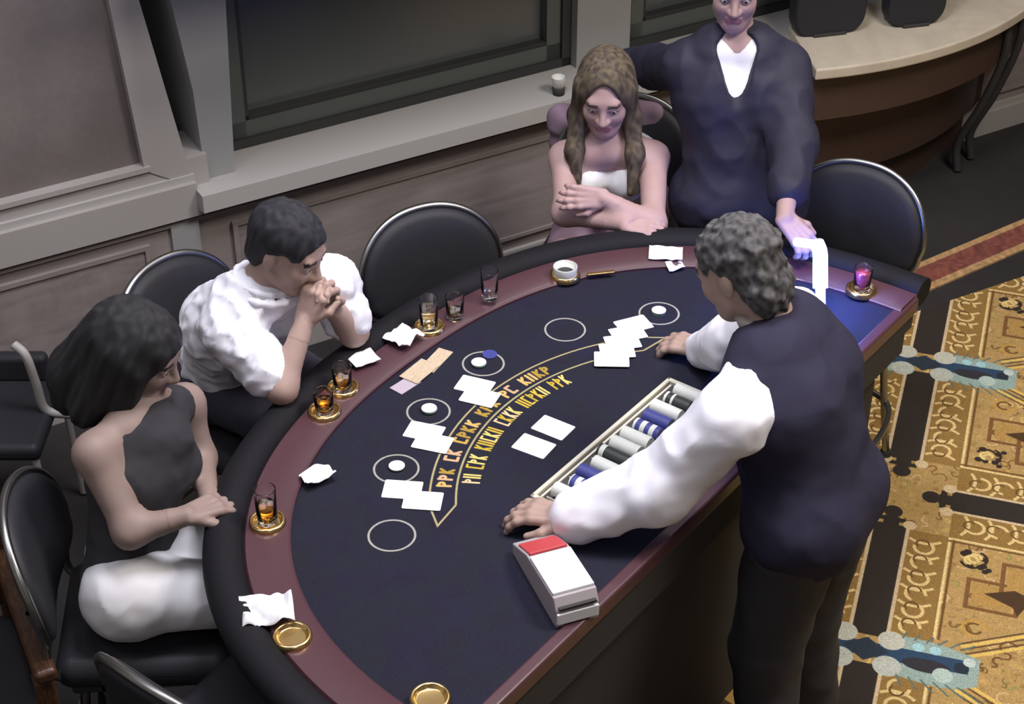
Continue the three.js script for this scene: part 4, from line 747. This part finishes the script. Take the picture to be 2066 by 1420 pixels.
{ // dealer
  const hip = at(1645, 1015, 0.97), lat = TU.clone().multiplyScalar(-1), J = { hip };
  Object.assign(J, { hd: at(1492, 545, 1.52), nk: at(1570, 668, 1.38), sL: at(1472, 845, 1.28), sR: at(1590, 645, 1.29), eL: at(1325, 985, 1.09), wL: at(1150, 1045, 1.0), eR: at(1480, 690, 1.12), wR: at(1425, 705, 1.0) });
  for (const [q, s] of [['L', 1], ['R', -1]]) { J['k' + q] = hip.clone().addScaledVector(lat, s * 0.1).add(V(-0.03, -0.43, -0.02)); J['a' + q] = hip.clone().addScaledVector(lat, s * 0.12).add(V(0.02, 0, 0)).setY(0.095); }
  person({ label: 'dealer in a navy vest and white shirt leaning over the table, seen from behind', J, F: V(-0.72, -0.45, -0.52), hs: 1.03, m: 1.07, skin: SKIN_B, hipLat: lat, feet: TV,
    hand: { L: { dir: V(-0.9, 0.02, -0.25), n: V(0.1, -1, 0), curl: [0.35, 0.45, 0.4] }, R: { dir: V(-0.75, -0.1, -0.5), n: V(0.1, -1, 0), curl: [0.35, 0.5, 0.4] } },
    clothes: [
      { name: 'shirt', mat: M.shirt, folds: [0.01, 9, 3], prims: ({ torso, yoke, arm }) => [...torso(0.008), ...yoke(0.012), ...arm('L', 0.036, 1.93), ...arm('R', 0.028, 1.93)], k: 0.04 },
      { name: 'cuff', mat: M.shirt, cell: 0.006, prims: () => [cap(mix(J.eL, J.wL, 0.9), mix(J.eL, J.wL, 0.99), 0.042, 0.04), cap(mix(J.eR, J.wR, 0.86), mix(J.eR, J.wR, 0.99), 0.042, 0.038)] },
      { name: 'vest', mat: M.navy, folds: [0.006, 8, 5], prims: ({ torso, top, lat, hipL, hipR }) => [...torso(0.03), cap(mix(J.nk, J.sL, 0.3), mix(J.nk, J.sL, 0.62), 0.072, 0.066), cap(mix(J.nk, J.sR, 0.3), mix(J.nk, J.sR, 0.62), 0.072, 0.066), cap(hipL, hipR, 0.132)], k: 0.04 },
      { name: 'collar', mat: std({ color: lin(0.34, 0.31, 0.28), roughness: 0.8 }), cell: 0.006, k: 0.012, prims: ({ H }) => { const c = mix(J.nk, H.w(0, -0.06, -0.02), 0.42), r = []; for (let i = 0; i < 14; i++) { const q = (t) => c.clone().add(V(Math.cos(t) * 0.068, 0, Math.sin(t) * 0.068)); r.push(cap(q(i / 14 * 6.283), q((i + 1) / 14 * 6.283), 0.013)); } return r; } },
      { name: 'trousers', mat: M.darkCloth, folds: [0.006, 8, 4], prims: ({ leg, hipL, hipR }) => [cap(hipL, hipR, 0.125), ...leg('L', 0.026, 1.97), ...leg('R', 0.026, 1.97)] },
    ], shoes: true,
    hair: { prims: (H) => [...shortHair(H), ell(H.w(0, -0.045, -0.06), V(0.07, 0.07, 0.05).multiplyScalar(H.s), H.q)], cut: faceCut, c0: [0.018, 0.017, 0.02], c1: [0.11, 0.107, 0.11], amp: 0.012, freq: 42, st: 0.2 } });
}
{ // glowing wand hanging from the standing man's hand
  const b = at(1650, 494, 1.13), a = at(1606, 488, 1.1), g = thing('light_wand', V(0, 0, 0), 0, 'glowing blue-white bent light wand held upright on the table by the standing man', 'light');
  const c = b.clone().add(V(0.008, -0.022, 0)), f = at(1656, 634, FELT + 0.022), e = mix(c, f, 0.58);
  const glow = std({ color: 0xffffff, emissive: lin(0.42, 0.72, 1), emissiveIntensity: 1.7 }), glow2 = std({ color: 0xffffff, emissive: lin(0.8, 0.82, 1), emissiveIntensity: 1.1 });
  mesh('handle', tube([a, mix(a, b, 0.5), b], 0.013, 16, 12), glow2, g);
  mesh('glow_tube', tube([b.clone().add(V(-0.004, 0.006, 0)), c, mix(c, e, 0.5), e], 0.021, 24, 16), glow, g);
  mesh('glow_tip', tube([e, mix(e, f, 0.5), f], 0.014, 16, 12), glow2, g);
  const cp = mesh('tip_cap', new THREE.SphereGeometry(0.013, 16, 12), glow2, g); cp.position.copy(f).add(V(0.012, -0.004, 0));
  const l = new THREE.PointLight(lin(0.1, 0.2, 1), 0.42); l.name = 'wand_light'; l.position.copy(e).add(V(-0.035, 0.02, 0.035)); l.shadow.radius = 2; l.castShadow = true; g.add(l);
  const l2 = new THREE.PointLight(lin(0.1, 0.2, 1), 0.42); l2.name = 'wand_light'; l2.position.copy(e).add(V(0.045, 0.04, -0.02)); l2.shadow.radius = 2; l2.castShadow = true; g.add(l2);
}

// ------------------------------------------------------------------ around the table
{ // bow-fronted cream counter against the back wall
  const g = thing('console_counter', V(0, 0, 0), 0, 'cream bow-fronted counter with dark brown front against the back wall', 'counter');
  const C = [0.851, -7.478], r = 1.547, pt = (rr, a) => new THREE.Vector2(C[0] + rr * Math.cos(a), -(C[1] + rr * Math.sin(a)));
  const arc = (rr, a0, a1) => { const o = []; for (let i = 0; i <= 40; i++) o.push(pt(rr, a0 + (a1 - a0) * i / 40)); return o; };
  const wallZ = (x) => -6.866 - (x - 1.916) * 0.57735 + 0.05;
  const slab = (rr, inset, y0, y1, bev) => { const pts = arc(rr, 1.376, 0.42), e = pts[pts.length - 1]; const s = new THREE.Shape([...pts, new THREE.Vector2(e.x, -wallZ(e.x)), new THREE.Vector2(1.1 + inset, -wallZ(1.1 + inset))]); const q = new THREE.ExtrudeGeometry(s, { depth: y1 - y0, bevelEnabled: !!bev, bevelSize: bev, bevelThickness: bev, bevelSegments: 3 }); q.rotateX(-Math.PI / 2); q.translate(0, y0, 0); return q; };
  mesh('counter_top', slab(r, 0, 0.765, 0.795, 0.008), M.cream, g);
  mesh('apron', slab(r - 0.06, 0.05, 0.55, 0.757), M.brownWood, g);
  mesh('lower_shelf', slab(r - 0.22, 0.1, 0.2, 0.55), M.brownWood, g);
  for (const a of [0.58, 0.68]) { const q = (rr, y) => V(C[0] + rr * Math.cos(a), y, C[1] + rr * Math.sin(a)); mesh('leg', tube([q(r - 0.05, 0.76), q(r - 0.04, 0.6), q(r - 0.1, 0.35), q(r - 0.18, 0.12), q(r - 0.16, 0.012)], 0.018, 30, 8), M.black, g); }
  mesh('plinth', slab(r - 0.3, 0.14, 0.0, 0.2), M.brownWood, g);
  for (const [x, y, w, lab] of [[1668, 72, 0.275, 'wide black rounded panel standing on the cream counter behind the standing man'], [1842, 54, 0.225, 'narrower black rounded panel standing on the cream counter, clear of the people']]) {
    const p = at(x, y, 0.803), s = new THREE.Shape(), h = 0.34, q = 0.075; s.moveTo(-w / 2 + q, 0); s.lineTo(w / 2 - q, 0); s.quadraticCurveTo(w / 2, 0, w / 2, q); s.lineTo(w / 2, h - q); s.quadraticCurveTo(w / 2, h, w / 2 - q, h); s.lineTo(-w / 2 + q, h); s.quadraticCurveTo(-w / 2, h, -w / 2, h - q); s.lineTo(-w / 2, q); s.quadraticCurveTo(-w / 2, 0, -w / 2 + q, 0);
    const e = new THREE.ExtrudeGeometry(s, { depth: 0.06, bevelEnabled: true, bevelSize: 0.01, bevelThickness: 0.01, bevelSegments: 3 }); e.translate(0, 0.01, -0.03);
    const k = thing('black_panel', V(p.x, 0.8035, p.z - 0.04), 0.25, lab, 'panel'); mesh('panel_body', e, M.leather, k); mesh('base_foot', rbox(w * 0.5, 0.012, 0.1, 0.004, 0, 0.0065, 0), M.black, k);
  }
}
{ const p = wallPt(-2.03, 0.7655, 0.03), g = thing('sill_cup', p, WT, 'small white cup with black base at the end of the window sill', 'cup'); mesh('base', lathe([[0, 0], [0.022, 0], [0.024, 0.03], [0, 0.03]], 24), M.black, g); mesh('bowl', lathe([[0, 0.03], [0.022, 0.03], [0.03, 0.07], [0.027, 0.07], [0.02, 0.036], [0, 0.034]], 24), M.chipWhite, g); }
{ // pink jacket over the back of the woman's chair
  const f = V(-0.25, 0, 0.97).normalize(), l = V(f.z, 0, -f.x), b = SPOT.woman.clone().addScaledVector(f, -0.27), P = [];
  for (const s of [-1, 1]) { P.push(cap(lift(b, 0.95).addScaledVector(l, s * 0.05), lift(b, 0.92).addScaledVector(l, s * 0.24), 0.04, 0.045), cap(lift(b, 0.92).addScaledVector(l, s * 0.24), lift(b, 0.8).addScaledVector(l, s * 0.245), 0.045, 0.035)); }
  P.push(cap(lift(b, 0.99).addScaledVector(l, -0.08), lift(b, 0.99).addScaledVector(l, 0.08), 0.035));
  const bl = blend(P, 0.03), m = mesh('jacket', nets((x, y, z) => bl(x, y, z) + 0.01 * N3(x * 16, y * 16, z * 16), bounds(P, 0.03), 0.009), M.pinkCloth); tag(m, 'pink jacket draped over the chair back behind the woman with crossed arms', 'jacket');
}
{ // red drink in the far cup holder
  const p = at(1737, 586, FELT + 0.014), g = thing('drinking_glass', V(p.x, FELT + 0.0165, p.z), 0, 'short red drink in the rail at the table end beside the dealer', 'glass', 'glasses along the rail'), r = 0.027, ht = 0.075;
  mesh('glass_body', lathe([[0, 0], [r * 0.86, 0], [r * 0.9, 0.003], [r, ht], [r - 0.0015, ht + 0.0008], [r - 0.003, ht], [r * 0.84, 0.012], [0, 0.01]], 36), M.clear, g);
  mesh('drink', lathe([[0, 0.0105], [r * 0.835, 0.0125], [r * 0.9 - 0.0018, ht * 0.8], [0, ht * 0.8]], 32), M.redGloss, g);
}
{ // wooden armchair
  const g = thing('wooden_armchair', at(-135, 1430, 0.45).setY(0), 0.45, 'brown wooden armchair beside the chair of the woman in black', 'chair');
  mesh('seat', rbox(0.5, 0.07, 0.5, 0.025, 0, 0.44, 0), M.leather, g);
  mesh('backrest', rbox(0.5, 0.3, 0.05, 0.02, 0, 0.66, -0.25), M.wood, g);
  for (const s of [-1, 1]) {
    mesh('arm', [rbox(0.055, 0.04, 0.5, 0.014, s * 0.26, 0.68, 0.01)], M.wood, g);
    mesh('leg', [rbox(0.05, 0.66, 0.05, 0.012, s * 0.255, 0.33, 0.22)], M.wood, g); mesh('leg', [rbox(0.05, 0.8, 0.05, 0.012, s * 0.255, 0.4, -0.25)], M.wood, g);
  }
}
{ // cream bent-tube chair by the wall at the left
  const a = at(30, 706, 0.72), b = at(48, 712, 0.72), c = at(95, 828, 0.5), d = at(146, 836, 0.48);
  const g = thing('tubular_chair', V(0, 0, 0), 0, 'dark chair with cream bent-tube frame standing by the panelled wall', 'chair');
  mesh('frame', [tube([lift(a, 0.74), b, mix(b, c, 0.5), c, d], 0.014, 40, 10), tube([lift(a, 0.74).add(V(-0.3, 0, -0.1)), b.clone().add(V(-0.3, 0, -0.1)), c.clone().add(V(-0.3, 0, -0.1)), d.clone().add(V(-0.3, 0, -0.1))], 0.014, 40, 10)], M.trim, g);
  const ctr = mix(b, c, 0.5).add(V(-0.14, 0, -0.02));
  mesh('seat', rbox(0.34, 0.06, 0.4, 0.025, ctr.x, 0.47, ctr.z), M.leather, g); mesh('backrest', rbox(0.34, 0.1, 0.05, 0.02, ctr.x - 0.04, 0.54, ctr.z - 0.16), M.leather, g);
  for (const [x, z] of [[-0.15, -0.18], [0.15, -0.18], [-0.15, 0.18], [0.15, 0.18]]) mesh('leg', tube([V(ctr.x + x, 0.45, ctr.z + z), V(ctr.x + x * 1.05, 0.01, ctr.z + z * 1.05)], 0.012, 8, 8), M.trim, g);
}
renderer.render(scene, camera);
